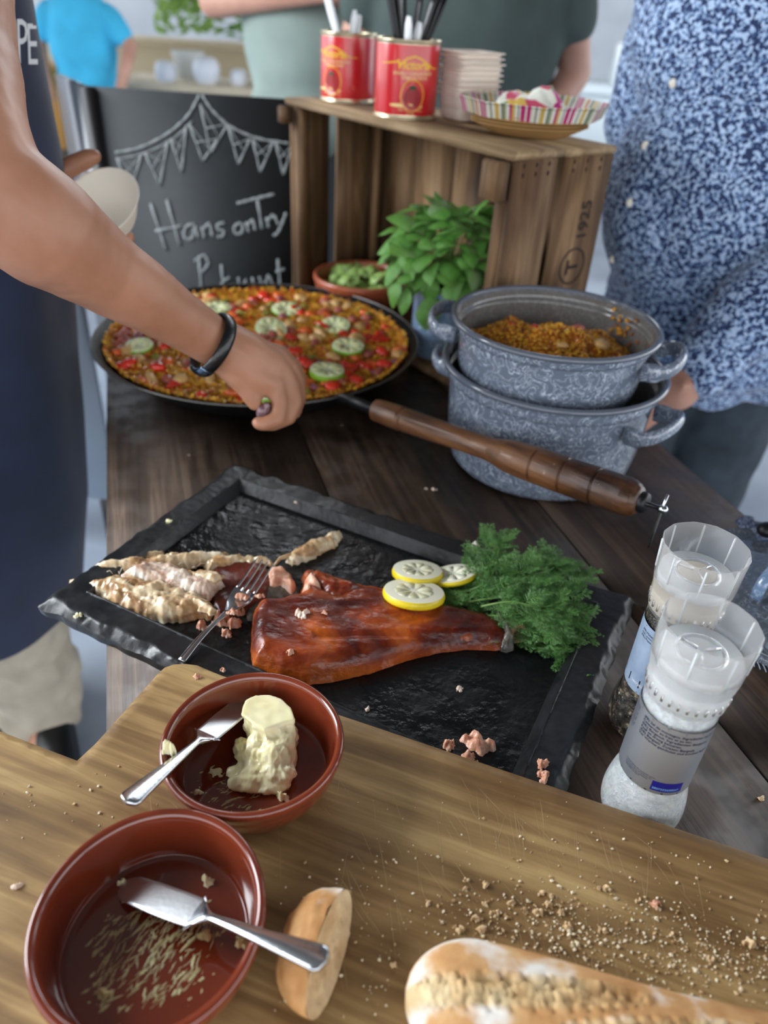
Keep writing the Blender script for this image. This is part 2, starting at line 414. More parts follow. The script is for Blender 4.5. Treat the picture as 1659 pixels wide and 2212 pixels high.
# ================================================================ TABLE
nT = Vector((cos(TH), -sin(TH), 0)); dT = Vector((sin(TH), cos(TH), 0)); UP = Vector((0, 0, 1))
tb = thing('table', 'long table of dark stained wooden planks under the food', 'table', nT * .32 + dT * .8)
edges_ = [(-.0800, .1922), (.1938, .4555), (.4572, .715)]
for i, (a, b) in enumerate(edges_):
    cen = nT * ((a + b) / 2) + dT * .58 + UP * (T - .02)
    MB().box(cen, (b - a - .0012, 1.96, .04), (nT, dT, UP), bev=.0016).build('plank', M['table_lt' if i == 0 else 'table'], tb)
for a in (-.03, .66):
    for s in (-.25, 1.5):
        MB().box(nT * a + dT * s + UP * ((T - .04) / 2), (.07, .07, T - .04), (nT, dT, UP), bev=.003).build('leg', M['table'], tb)
for s in (-.25, 1.5):
    MB().box(nT * .315 + dT * s + UP * (T - .085), (.62, .03, .09), (nT, dT, UP)).build('apron_rail', M['table'], tb)
# ================================================================ TRAY
TRO = Vector((-.2029, .8467, 0)); TA = -.4431
tu = Vector((cos(TA), sin(TA), 0)); tw = Vector((tu.y, -tu.x, 0)); TW, TD = .531, .3255
def tray_h(s, t, edge=True):
    d = min(s, TW - s, t, TD - t)
    p = (s, t, 0)
    if d < .034:
        z = .018 + .0004 * nz(p, 120)
        ch = .010 + .007 * nz(p, 45, 3)
        if d < ch: z -= (1 - d / ch) ** 1.3 * (.009 + .004 * nz(p, 80, 5)) + .0012 * max(0, nz(p, 150, 8))
        return z
    if d < .0355: return .018 + .0009
    if d < .044: return .0189 - (d - .0355) / .0085 * .0125
    fl = .0064 + .0004 * nz(p, 35, 2)
    m_ = max(0, nz((s * 1, t * 1.6, 0), 26, 4)) * max(0, 1 - abs(t - .245) / .07)
    return fl + .0022 * m_ * abs(nz(p, 130, 1)) * 2
def tray_pt(u, v):
    # concentrate rows at the rim
    s = u * TW; t = v * TD
    d = min(s, TW - s, t, TD - t); k = max(0, 1 - d / .03)
    js = .0022 * nz((s, t, 1), 55) * k; jt = .0022 * nz((s, t, 7), 55) * k
    return TRO + tu * (s + js) + tw * (t + jt) + UP * (T + tray_h(s, t))
tray = thing('serving_tray', 'black slate-look rectangular serving tray holding the smoked fish', 'tray', TRO + tu * TW / 2 + tw * TD / 2 + UP * T)
def uvals(L, n):
    r = [0, .0015, .003, .0045, .006, .0075, .009, .011, .013, .0155, .018, .022, .027, .032, .0338, .0345, .0355, .0362, .037, .039, .041, .043, .0442, .046]
    mid = list(np.linspace(.049, L - .049, n)); return r + mid + [L - x for x in r[::-1]]
US, VS = uvals(TW, 190), uvals(TD, 105)
def tray_mesh():
    full = MB(); nu, nv = len(US), len(VS)
    vs = [tray_pt(s / TW, t / TD) for t in VS for s in US]
    rim_f, flo_f = [], []
    for j in range(nv - 1):
        for i in range(nu - 1):
            a = j * nu + i; f = (a, a + nu, a + nu + 1, a + 1)
            s = (US[i] + US[i + 1]) / 2; t = (VS[j] + VS[j + 1]) / 2
            (flo_f if min(s, TW - s, t, TD - t) > .0445 else rim_f).append(f)
    rb = list(range(nu)) + [j * nu + nu - 1 for j in range(1, nv)] + [(nv - 1) * nu + i for i in range(nu - 2, -1, -1)] + [j * nu for j in range(nv - 2, 0, -1)]
    base = [Vector((vs[i].x, vs[i].y, T + .0003)) for i in rb]; n = len(rb); o = len(vs)
    # pull bottom in slightly
    cen = TRO + tu * TW / 2 + tw * TD / 2
    base = [Vector((v.x + (cen.x - v.x) * .006, v.y + (cen.y - v.y) * .006, v.z)) for v in base]
    side = [(rb[k], rb[(k + 1) % n], o + (k + 1) % n, o + k) for k in range(n)]
    r = MB().add(vs + base, rim_f + side + [tuple(o + k for k in range(n))], 0)
    r.build('rim', M['slate_rim'], tray, auto=50)
    MB().add(vs, flo_f, 0).build('tray_floor', M['slate'], tray)
tray_mesh()
# ================================================================ CUTTING BOARD
BZ = .041
outl = [(400, 1429), (425, 1432), (450, 1443), (480, 1455), (1659, 1850), (1980, 1950), (2100, 2700), (-900, 2700), (-700, 1300), (0, 1575), (165, 1638), (205, 1601), (340, 1450), (355, 1437), (375, 1430)]
bp = [at(x, y, BZ) for x, y in outl]
def board_hf(x, y, d, z):
    return .021 - (max(0, 1 - d / .003) ** 2) * .003 + .0003 * nz((x, y, 0), 14)
board = slab_mb(bp, T + .020, .021, step=.006, hf=board_hf).build('cutting_board', M['board'], auto=40)
tag(board, 'large worn wooden cutting board under the brown bowls and bread', 'cutting board')
for (x, y) in ((.24, .24), (-.05, .05), (.25, .03), (-.08, .26)):
    MB().lathe([(0, T + .0002), (.012, T + .0002), (.013, T + .004), (.013, T + .0203)], (x, y, 0), 20).build('foot', M['black_plastic'], board)
# knife scars: fine shallow cuts as thin inlaid slivers
sc = MB(); rs = random.Random(3)
for k in range(230):
    x = rs.choice([rs.gauss(1080, 170), rs.gauss(1330, 140), rs.uniform(300, 1500)]); y = rs.uniform(1650, 2100)
    if y < 1465 + (x - 480) * .336 + 25: continue
    L = rs.uniform(40, 170); a = radians(rs.gauss(78, 10)) if rs.random() < .6 else radians(rs.gauss(52, 10))
    p, q = at(x, y, BZ + .0002), at(x + cos(a) * L, y + sin(a) * L, BZ + .0002); wd = rs.uniform(.00006, .00018)
    n_ = (q - p).cross(UP).normalized() * wd; mid = (p + q) / 2 + n_ * rs.uniform(-6, 6)
    sc.add([p, mid - n_, q, mid + n_], [(0, 1, 2, 3)])
o = sc.build('knife_scars', plain('scar_wood', '#bfa577', .7), board); tag(o, kind='stuff')
# ================================================================ BROWN BOWLS
def bowl_prof(R, hh=.042):
    return [(0, 0), (R * .70, 0), (R * .80, .002), (R * .90, hh * .35), (R * .955, hh * .62), (R * .958, hh * .72), (R * .985, hh * .82), (R, hh * .92), (R * .995, hh * .985), (R * .97, hh * 1.03), (R * .93, hh * 1.02), (R * .90, hh * .95), (R * .888, hh * .86), (R * .875, hh * .70), (R * .855, hh * .45), (R * .835, hh * .27), (R * .815, hh * .185), (R * .79, hh * .16), (0, hh * .15)]
def sm_prof(pr_, it=2):
    for _ in range(it):
        q = [pr_[0]]
        for a, b in zip(pr_, pr_[1:]):
            q += [(a[0] * .75 + b[0] * .25, a[1] * .75 + b[1] * .25), (a[0] * .25 + b[0] * .75, a[1] * .25 + b[1] * .75)]
        q.append(pr_[-1]); pr_ = q
    return pr_
BOWL1 = Vector((-.0846, .351, T + BZ)); BR1 = .0656
BOWL2 = Vector((-.1215, .2225, T + BZ)); BR2 = .0685
for cen, R, lab, sd in ((BOWL1, BR1, 'round brown glazed clay bowl holding the lump of butter', 1.0), (BOWL2, BR2, 'round brown glazed clay bowl smeared with butter remains, nearest the camera', 5.0)):
    o = MB().lathe(sm_prof(bowl_prof(R)), cen, 96, jit=lambda a, z, s=sd: 1 + .012 * sin(2 * a + s) + .006 * sin(3 * a + 2 * s)).build('clay_bowl', M['terra'], merge=True)
    tag(o, lab, 'bowl', 'brown glazed clay bowls')
BF = BZ + .042 * .155     # bowl floor height above table
# butter: lump carved from the left, smeared toward the camera
mbu = MB()
def blob(px_, py_, h, rx, ry, rz, rot=0, tilt=0):
    X = Vector((cos(rot), sin(rot), 0)); Y = Vector((-sin(rot), cos(rot), 0)); Z = Vector((0, 0, 1))
    if tilt: X, Z = (X * cos(tilt) + Z * sin(tilt)), (Z * cos(tilt) - X * sin(tilt))
    mbu.ball(at(px_, py_, h), (rx, ry, rz), (X, Y, Z), 20, 12)
top = [at(x, y, BF + .030) for x, y in ((520, 1542), (530, 1512), (552, 1501), (580, 1500), (608, 1508), (628, 1528), (637, 1553), (600, 1562), (570, 1575), (545, 1560))]
low = [at(x, y, BF) for x, y in ((528, 1592), (536, 1562), (560, 1548), (590, 1548), (618, 1556), (636, 1575), (644, 1600), (640, 1660), (590, 1680), (548, 1640))]
n = len(top); vs = top + low + [sum(top, Vector()) / n, sum(low, Vector()) / n]
mbu.add(vs, [(i, (i + 1) % n, n + (i + 1) % n, n + i) for i in range(n)] + [((i + 1) % n, i, 2 * n) for i in range(n)] + [(n + i, n + (i + 1) % n, 2 * n + 1) for i in range(n)])
blob(556, 1612, BF + .012, .009, .011, .012); blob(590, 1625, BF + .014, .013, .012, .010, .3)
blob(615, 1600, BF + .012, .010, .016, .012); blob(560, 1660, BF + .006, .016, .010, .007, .4); blob(600, 1665, BF + .008, .014, .011, .009, -.2)
blob(540, 1690, BF + .005, .016, .008, .006, .2); blob(620, 1650, BF + .007, .006, .018, .009); blob(575, 1700, BF + .004, .018, .006, .004, .15)
blob(530, 1625, BF + .006, .008, .014, .006, .6); blob(520, 1660, BF + .003, .013, .006, .0035, .7)
bt = remesh(mbu, 'butter_lump', M['butter'], .0009, 2, disp=lambda p, n_: (.0006 if p[2] > T + BF + .027 else .0022) * nz((p[0], p[1] * 1.6, p[2] * .7), 120) - (.0 if p[2] > T + BF + .027 else .0020) * abs(nz((p[0] * 1.3, p[1] * .8, p[2]), 170, 3)))
tag(bt, 'pale yellow lump of butter scooped hollow at one side', 'butter')
rb = random.Random(11)
def smears(name, cen, R, n, ang, parent=None, seed=0, region=None):
    r = random.Random(seed); mb = MB()
    for k in range(n):
        while True:
            x, y = r.uniform(-1, 1), r.uniform(-1, 1)
            if hypot(x, y) < .80 and (region is None or r.random() < region(x, y)): break
        L = r.uniform(.003, .010) * (1 if r.random() < .7 else 1.8); wd = r.choice([.0003, .0004, .0006, .0011]) * r.uniform(.7, 1.2); a = ang + r.gauss(0, .3)
        p = Vector((cen.x + x * R * .84, cen.y + y * R * .84, 0)); pts = []; rr = []
        for i in range(7):
            t_ = i / 6 - .5; q = p + Vector((cos(a), sin(a), 0)) * (t_ * L) + Vector((-sin(a), cos(a), 0)) * (r.gauss(0, .0003))
            d = hypot(q.x - cen.x, q.y - cen.y) / R
            z = .0065 if d < .79 else .0065 + (min(d, .9) - .79) / .11 * .022
            q.z = cen.z + z; pts.append(q); rr.append(wd * (1 - (2 * t_) ** 2) * r.uniform(.5, 1.2) + .0001)
        mb.tube(pts, rr, 6, flat=.25, up=(0, 0, 1))
    o = mb.build(name, M['butter_smear']); tag(o, kind='stuff'); return o
s1 = smears('butter_smears', BOWL1, BR1, 60, radians(35), seed=3, region=lambda x, y: (1 if (y < -.1 and x < .2) else .04))
tag(s1, 'butter streaks wiped across the bowl beside the butter lump', 'butter')
s2 = smears('butter_smears', BOWL2, BR2, 330, radians(62), seed=5, region=lambda x, y: .25 if y > .3 else (1 if x < .5 else .5))
tag(s2, 'butter streaks scraped over the empty clay bowl nearest the camera', 'butter')
def dab(px_, py_, h, s, seed, lab, mat_=None, name='butter_dab', cat='butter', th=.5, group=None):
    r = random.Random(seed); cpt = at(px_, py_, h); pts = []
    k = r.randint(9, 12)
    for i in range(k):
        a = 2 * pi * i / k; d = s * r.uniform(.45, 1.1); pts.append(Vector((cpt.x + cos(a) * d, cpt.y + sin(a) * d * .8)))
    o = slab(name, pts, T + h - .0005, s * th, mat_ or M['butter'], step=max(s * .11, .0005), bevel=s * .4, namp=1.3, nscale=1.3 / s, jit=s * .42, seed=seed)
    tag(o, lab, cat, group); return o
dab(610, 1722, BF, .006, 1, 'white chip of butter leaning on the near wall of the butter bowl', th=1.1)
dab(452, 1908, BF, .0065, 2, 'loose dab of butter beyond the knife in the near bowl', th=.7)
dab(447, 2022, BF, .006, 3, 'butter dab just below the blade shoulder in the near bowl', M['butter_smear'])
dab(478, 1808, BF + .022, .0045, 4, 'butter dab on the far inner wall of the near bowl', M['butter_smear'])
dab(524, 2035, BF + .008, .0055, 5, 'butter dab under the knife handle on the bowl wall', M['butter_smear'])
dab(225, 2145, BF, .007, 6, 'smeared butter patch at the near left of the empty bowl', M['butter_smear'], th=.25)
dab(430, 1712, BF, .006, 7, 'yellow butter dab at the near left of the butter bowl', th=.4)
dab(468, 1668, BF, .0075, 8, 'torn butter smear beside the knife neck in the butter bowl', M['butter'], th=.3)
# ================================================================ KNIVES AND FORK
def knife(name, p0, p1, total, lab, bump_up=.0, side=1, mat_=None, bladew=.0100, bl=.44):
    """p0 blade tip, p1 a point on the handle: gives the line; total = length"""
    d = (p1 - p0).normalized(); sd = d.cross(UP).normalized(); nn = sd.cross(d).normalized()
    root = thing(name, lab, 'knife', p0 + d * total * .5, 'stainless butter knives')
    L = total
    def strip(a0, a1, wf, tf, nseg, cf=lambda t: 0, off=lambda t: 0):
        mb = MB(); vs = []; fs = []; K = 12
        for i in range(nseg + 1):
            t = a0 + (a1 - a0) * i / nseg; w_ = wf(t); th = tf(t)
            for k in range(K):
                a = 2 * pi * k / K; ca2, sa2 = cos(a), sin(a); ex = .42; vs.append(p0 + d * (t * L) + sd * (math.copysign(abs(ca2) ** ex, ca2) * w_ + cf(t)) + nn * (math.copysign(abs(sa2) ** ex, sa2) * th + off(t)))
        for i in range(nseg):
            for k in range(K):
                a = i * K + k; b = i * K + (k + 1) % K; fs.append((a, b, b + K, a + K))
        fs += [tuple(range(K))[::-1], tuple(nseg * K + k for k in range(K))]
        return mb.add(vs, fs)
    def bw(t):
        u = t / bl
        w_ = bladew * (.86 + .14 * sin(pi * min(u, 1) * .8))
        if u < .16: w_ *= sqrt(max(.02, 1 - (1 - u / .16) ** 2))
        return w_
    strip(0, bl, bw, lambda t: .0007, 40).build('blade', M['steel_dull'], root, auto=50)
    def hw(t):
        u = (t - bl) / (1 - bl)
        if u < .12: return bladew * (1 - u / .12) ** 1.5 * .85 + .0032
        w_ = .0024 + .0058 * max(0, (u - .15) / .85) ** 1.2
        if u > .93: w_ *= sqrt(max(.01, 1 - ((u - .93) / .07) ** 2))
        return w_
    def ht(t):
        u = (t - bl) / (1 - bl)
        return .0024 - .0008 * u if u > .1 else .0008 + .0016 * u / .1
    strip(bl, 1, hw, ht, 44).build('handle', M['steel'], root, auto=60)
    return root
pA = at(556, 1496, BF + .006); pB = at(372, 1650, BZ + .0445)
knife('butter_knife', pA, pB, (at(250, 1752, BZ + .05) - pA).length * .99, 'butter knife lying across the butter bowl, blade tucked behind the lump')
pA2 = at(262, 1912, BF + .003); pB2 = at(560, 2022, BZ + .0455)
pE = pA2 + (pB2 - pA2).normalized() * .178
knife('butter_knife', pA2, pB2, .160, 'butter knife in the empty smeared bowl, handle over the bread heel', bladew=.0098, bl=.40)
dab(366, 1622, BZ + .043, .006, 21, 'blob of butter stuck on the far left rim of the butter bowl', th=1.3)
dab(268, 1908, BF + .001, .004, 22, 'small curl of butter at the knife tip in the near bowl', th=.9)
dab(444, 1590, BF + .022, .004, 23, 'bit of butter on the knife blade shoulder in the butter bowl', th=.9)
# fork
fk = thing('fork', 'stainless table fork lying on the flaked fish with tines up', 'fork', at(480, 1330, .02))
fa = at(392, 1428, .0215); fn = at(492, 1322, .022); ft = at(574, 1214, .030)
d1 = (fn - fa).normalized(); sd = d1.cross(UP).normalized()
mb = MB(); pts = []; rad = []
for i in range(26):
    t = i / 25; pts.append(fa.lerp(fn, t) + UP * (.004 * sin(pi * t))); rad.append(.0042 - .0022 * t if t < .8 else .0024 + .002 * (t - .8) / .2)
mb.tube(pts, rad, 12, flat=.45, up=(0, 0, 1)); mb.build('handle', M['steel'], fk)
d2 = (ft - fn).normalized(); fl = (ft - fn).length; nn2 = sd.cross(d2).normalized()
mb = MB(); vs = []; fs = []; K = 12
hd = [(0, .003, 0), (.08, .006, -.001), (.16, .0098, -.002), (.26, .0122, -.003), (.36, .0128, -.0032), (.44, .0126, -.0028)]
for t, w_, dz in hd:
    for k in range(K + 1):
        u = k / K * 2 - 1; vs.append(fn + d2 * (t * fl) + sd * (u * w_) + nn2 * (dz + .002 * u * u))
nv_ = len(vs); vs += [v - nn2 * .0012 for v in vs]
for i in range(len(hd) - 1):
    for k in range(K):
        a = i * (K + 1) + k; fs.append((a, a + 1, a + K + 2, a + K + 1)); fs.append((nv_ + a, nv_ + a + K + 1, nv_ + a + K + 2, nv_ + a + 1))
for i in range(len(hd) - 1):
    for k in (0, K):
        a = i * (K + 1) + k; fs.append((a, a + K + 1, nv_ + a + K + 1, nv_ + a))
mb.add(vs, fs).build('bowl', M['steel'], fk)
for k in range(4):
    u = (k - 1.5) / 1.5 * .0105
    pts = [fn + d2 * (fl * t) + sd * u * (1 - .05 * t) + nn2 * (-.0028 + .004 * max(0, (t - .42)) ** 1.5 * 3) for t in (.42, .5, .6, .7, .8, .9, .97, 1.0)]
    MB().tube(pts, [.0015, .0015, .00145, .0014, .0013, .0011, .0009, .0003], 8, up=nn2, flat=.8).build('tine', M['steel'], fk)
# ================================================================ ENAMEL POTS
def pot(name, lab, cen, R, hh, z0, hang, tilt=None, inside=None):
    root = thing(name, lab, 'pot', Vector((cen[0], cen[1], z0)), 'marbled grey enamel pots')
    C0 = Vector((cen[0], cen[1], z0)); rb = R * .86
    prof = [(0, 0), (rb * .90, 0), (rb * .97, .004), (rb * 1.01, .014), (R * .91, hh * .35), (R * .935, hh * .80), (R * .94, hh * .84), (R * .975, hh * .87), (R * .98, hh * .955), (R * 1.02, hh * .985), (R * 1.015, hh * 1.0), (R * .985, hh * 1.005), (R * .965, hh * .985)]
    inn = [(R * .965, hh * .985), (R * .96, hh * .88), (R * .925, hh * .85), (R * .92, hh * .8), (R * .895, hh * .35), (rb * .98, .02), (rb * .9, .008), (0, .006)]
    MB().lathe(sm_prof(prof, 2), C0, 120).build('body', M['enamel'], root)
    MB().lathe(sm_prof(inn, 2), C0, 120).build('lining', M['enamel_in'], root)
    MB().tube([C0 + Vector((cos(a) * R * 1.0, sin(a) * R * 1.0, hh * .995)) for a in np.linspace(0, 2 * pi, 121)[:-1]], .0042, 8, closed=True).build('rolled_rim', M['enamel_rim'], root)
    for s in (0, pi):
        a = hang + s; u = Vector((cos(a), sin(a), 0)); v = Vector((-sin(a), cos(a), 0)); zz = hh * .72; hw = .045
        pts = []
        for i in range(25):
            t = i / 24 * pi; 
            rx = R * .90 + .008 + .036 * (sin(t) ** .6); yy = -hw * cos(t) * (1 + .12 * sin(t))
            if i in (0, 24): rx = R * .91
            pts.append(C0 + u * rx + v * yy + UP * (zz + .012 * sin(t)))
        MB().tube(pts, [.013] * 25, 12, flat=.42, up=u if 0 else None).build('handle', M['enamel'], root) if 0 else None
        mb = MB(); vs = []; K = 14
        for i, p in enumerate(pts):
            tt = (pts[min(i + 1, 24)] - pts[max(i - 1, 0)]).normalized(); b = (UP - tt * UP.dot(tt)).normalized(); q = tt.cross(b)
            wd = .0092 + (.003 if i < 2 or i > 22 else 0)
            for k in range(K):
                x = 2 * pi * k / K; vs.append(p + b * (sin(x) * wd) * 1.0 + q * (cos(x) * .0055))
        fs = [(i * K + k, i * K + (k + 1) % K, (i + 1) * K + (k + 1) % K, (i + 1) * K + k) for i in range(24) for k in range(K)]
        fs += [tuple(range(K))[::-1], tuple(24 * K + k for k in range(K))]
        mb.add(vs, fs).build('handle', M['enamel'], root)
    return root
LP = (.2132, .9377); PR = .1484; PH = .145
pot('enamel_pot', 'wide grey marbled enamel pot standing on the table under the other pot', LP, PR / 1.02, PH, T + .0005, radians(-38))
# upper pot is nested in the lower one
def fit_circle(l, r_, ly, ry, z):
    a, b = at(l, ly, z), at(r_, ry, z); return (a + b) / 2, (a - b).length / 2
uc, ur = fit_circle(990, 1432, 650, 745, .208)
uc = Vector((.2035, .932, 0)); UR = .1325; UZ = .105; UH = .100
pot('enamel_pot', 'smaller grey marbled enamel pot of rice nested in the lower pot', (uc.x, uc.y), UR / 1.02, UH, T + UZ, radians(-20))
# food inside the upper pot
M['rice1'] = plain('saffron_rice', '#d4962e', .4, sss=.2, var=.3, vscale=60, coat=.2)
M['rice2'] = plain('brown_rice', '#a8601e', .4, sss=.2, var=.3, vscale=60, coat=.2)
M['rice3'] = plain('yellow_rice', '#e0ae38', .4, sss=.2, var=.2, vscale=60, coat=.2)
M['red_pep'] = plain('red_pepper', '#cc2f18', .25, var=.3, vscale=60, coat=.4, sss=.2)
M['orange_pep'] = plain('orange_carrot', '#e2692a', .3, var=.3, vscale=60, coat=.3, sss=.2)
M['pink_meat'] = plain('cured_meat', '#a85a4c', .4, var=.4, vscale=80, coat=.2, sss=.2)
M['chicken'] = plain('chicken_piece', '#cda468', .45, var=.25, vscale=60, coat=.2, sss=.2)
M['green_bean'] = plain('olive_green_veg', '#8d8a3a', .4, var=.3, vscale=60)
M['onion'] = plain('onion', '#8c4a56', .35, var=.35, vscale=80, coat=.3)
def grain(mb, p, L, r, mi, rnd):
    a = rnd.uniform(0, 2 * pi); e = rnd.uniform(-.7, .7); d = Vector((cos(a) * cos(e), sin(a) * cos(e), sin(e))); q = d.orthogonal().normalized(); b = d.cross(q)
    vs = [p - d * L, p + d * L] + [p + d * (L * k) + (q * cos(x) + b * sin(x)) * r for k in (-.45, .45) for x in (0, 1.57, 3.14, 4.71)]
    fs = []
    for k in range(4):
        n_ = (k + 1) % 4; fs += [(0, 2 + n_, 2 + k), (2 + k, 2 + n_, 6 + n_, 6 + k), (1, 6 + k, 6 + n_)]
    mb.add(vs, fs, mi)
rr = random.Random(5)
pr_ = thing('rice_mound', 'brown saffron rice leftover in the upper enamel pot', 'rice', Vector((uc.x, uc.y, T + UZ + .008)))
def mound(x, y):
    dx, dy = x - uc.x, y - uc.y; d = hypot(dx, dy) / .118
    return .064 + .018 * exp(-((dx - .03) ** 2 + (dy - .01) ** 2) / .0022) + .012 * fbm((x, y, 2), 22) - .014 * d * d + .012 * exp(-((dx + .055) ** 2 + (dy - .03) ** 2) / .002)
def mfn(u, v):
    a = u * 2 * pi; r = v * .113; x, y = uc.x + cos(a) * r, uc.y + sin(a) * r
    z = mound(x, y) + .004 * nz((x, y, 1), 130); return Vector((x, y, T + UZ + z))
MB().grid(mfn, 60, 24).build('rice_bed', M['rice2'], pr_)
mb = MB()
for k in range(3800):
    a = rr.uniform(0, 2 * pi); r = .114 * sqrt(rr.random()); x, y = uc.x + cos(a) * r, uc.y + sin(a) * r
    grain(mb, Vector((x, y, T + UZ + mound(x, y) + rr.uniform(-.001, .004))), rr.uniform(.0024, .0036), rr.uniform(.0012, .0018), rr.choice([0, 0, 1, 2]), rr)
tag(mb.build('rice_grains', [M['rice1'], M['rice2'], M['rice3']], pr_, smooth=False), kind='stuff')
mb = MB()
for k in range(26):   # burnt rice clinging to the wall at the right
    a = radians(rr.gauss(28, 9)); z = rr.uniform(.055, .096); r = UR / 1.02 * (.90 + .03 * (z > .09)); grain(mb, Vector((uc.x + cos(a) * r, uc.y + sin(a) * r, T + UZ + z)), rr.uniform(.002, .005), rr.uniform(.0015, .003), rr.choice([0, 1]), rr)
tag(mb.build('stuck_grains', [M['rice1'], M['rice2']], pr_), kind='stuff')
def chunk(mat_, name, parent, p, s, rnd, seed):
    r = random.Random(seed); bm = bmesh.new(); bmesh.ops.create_icosphere(bm, subdivisions=2, radius=1)
    ax = (s * r.uniform(.8, 1.6), s * r.uniform(.6, 1.0), s * r.uniform(.4, .7)); a = r.uniform(0, pi)
    mb = MB()
    for v in bm.verts:
        k = 1 + .35 * nz(v.co, 1.3, seed * 3.1); q = Vector((v.co.x * ax[0], v.co.y * ax[1], v.co.z * ax[2])) * k
        v.co = Matrix.Rotation(a, 3, 'Z') @ (Matrix.Rotation(r.uniform(-.02, .02), 3, 'X') @ q)
    bm.verts.index_update(); mb.add([p + v.co for v in bm.verts], [[v.index for v in f.verts] for f in bm.faces]); bm.free()
    return mb.build(name, mat_, parent)
for k, (dx, dy, s, mt) in enumerate(((.035, .02, .011, 'pink_meat'), (.01, -.02, .009, 'chicken'), (-.02, .02, .009, 'red_pep'), (.06, -.01, .010, 'chicken'), (-.05, .04, .008, 'red_pep'), (.05, .03, .008, 'pink_meat'))):
    x, y = uc.x + dx, uc.y + dy; chunk(M[mt], 'meat_piece' if mt != 'red_pep' else 'pepper_piece', pr_, Vector((x, y, T + UZ + mound(x, y) + .003)), s, rr, k + 50)
sp = thing('serving_spoon', 'metal spoon sunk in the rice, only its curved edge showing', 'spoon', at(1235, 740, .17))
pc = at(1240, 742, .155); pts = [pc + Vector((cos(a) * .016, sin(a) * .005, sin(a) * .014)) for a in np.linspace(.2, 2.6, 14)]
MB().tube(pts, .0015, 8).build('spoon_edge', M['steel'], sp)
# ================================================================ PAELLA PAN
PC = Vector((-.2265, 1.1843, T)); PRr = .2636; PZ = .058
pan = thing('paella_pan', 'huge black iron pan full of paella with a long wooden handle', 'pan', PC)
prof = [(0, 0), (.170, 0), (.192, .004), (.222, .026), (.252, .050), (.2636, PZ), (.2655, PZ + .002), (.2636, PZ + .0035), (.250, .0525), (.219, .029), (.190, .0075), (.168, .0035), (0, .003)]
MB().lathe(sm_prof(prof, 2), PC, 140).build('pan_body', M['black_iron'], pan)
M['pan_edge'] = plain('worn_iron_edge', '#6d6a68', .35, .8)
MB().tube([PC + Vector((cos(a) * .2645, sin(a) * .2645, PZ + .0025)) for a in np.linspace(0, 2 * pi, 141)[:-1]], .0016, 8, closed=True).build('pan_edge', M['pan_edge'], pan)
# long turned handle
hs = [(765, 867, .067), (812, 885, .070), (1388, 1085, .110)]
q0, q1, q2 = [at(*p) for p in hs]
hd_ = (q2 - q1).normalized(); HL = (q2 - q1).length
q0 = q1 - hd_ * .045
wallp = PC + Vector((hd_.x, hd_.y, 0))
att = PC + (Vector((q0.x, q0.y, 0)) - Vector((PC.x, PC.y, 0))).normalized() * .252 + UP * .050
MB().tube([att, att.lerp(q0, .5) + UP * .004, q0, q1 + hd_ * .006], [.009, .0085, .0095, .0095], 14, flat=.75).build('handle_socket', M['black_iron'], pan)
pf = [(0, .013), (.004, .0148), (.05, .0158), (.115, .0165), (.122, .0165), (.128, .0143), (.134, .0150), (.145, .0160), (.30, .0150), (.44, .0140), (.50, .0145), (.53, .0172), (.56, .0195), (.60, .0205), (.655, .0212)]
gro = [.665, .765, .865]
tt = .66
while tt < .955:
    pf.append((tt, .0213)); tt += .01
pf += [(.965, .0205), (.978, .0185), (.99, .0150), (.997, .0105), (1.0, .0095)]
pf = sorted(pf); fine = []
for (a, ra), (b, rb_) in zip(pf, pf[1:]):
    k = max(1, int((b - a) / .0022))
    for i in range(k):
        t = a + (b - a) * i / k; r = ra + (rb_ - ra) * i / k
        for g in gro:
            if abs(t - g) < .0045: r -= .0022 * (1 - abs(t - g) / .0045) + .0004
        fine.append((r, t * HL))
fine.append((.0095, HL)); fine.append((0, HL * .992))
M['handle_wood'] = noisy('turned_handle_wood', [(.3, c('#3d2415')), (.5, c('#6b4528')), (.6, c('#7c5433')), (.75, c('#4f301c'))], scale=60, detail=8, dist=.4, stretch=(.12, 1, 1), rot=atan2(hd_.y, hd_.x),
                         rough=.34, rough2=.55, bump=.5, bscale=160, overlay=([(.38, c('#6f5544')), (.6, (1, 1, 1, 1))], 6, 1.0, (1, 1, 1)), spots=('#c9a77c', 55, .70, .74), coat=.15)
MB().lathe(fine, q1, 40, axis=hd_, cap=True).build('wooden_grip', M['handle_wood'], pan)
tip = q1 + hd_ * HL
MB().lathe([(0, -.006), (.0115, -.006), (.0118, .0015), (.0105, .0045), (.006, .006), (0, .006)], tip, 24, axis=hd_).build('end_cap', M['black_iron'], pan)
sid = hd_.cross(UP).normalized()
MB().lathe([(.0028, 0), (.0028, .0145), (.0045, .015), (.0045, .021), (.002, .0235), (0, .0235)], tip + hd_ * .004, 14, axis=hd_).build('hook_bolt', M['steel'], pan)
hc = tip + hd_ * .0215
MB().tube([hc + UP * .016 + sid * -.004, hc + UP * .004, hc, hc - UP * .026 + sid * .002, hc - UP * .0475 + sid * .004], [.0014, .0016, .0017, .0017, .0014], 8).build('hook_wire', M['steel'], pan)
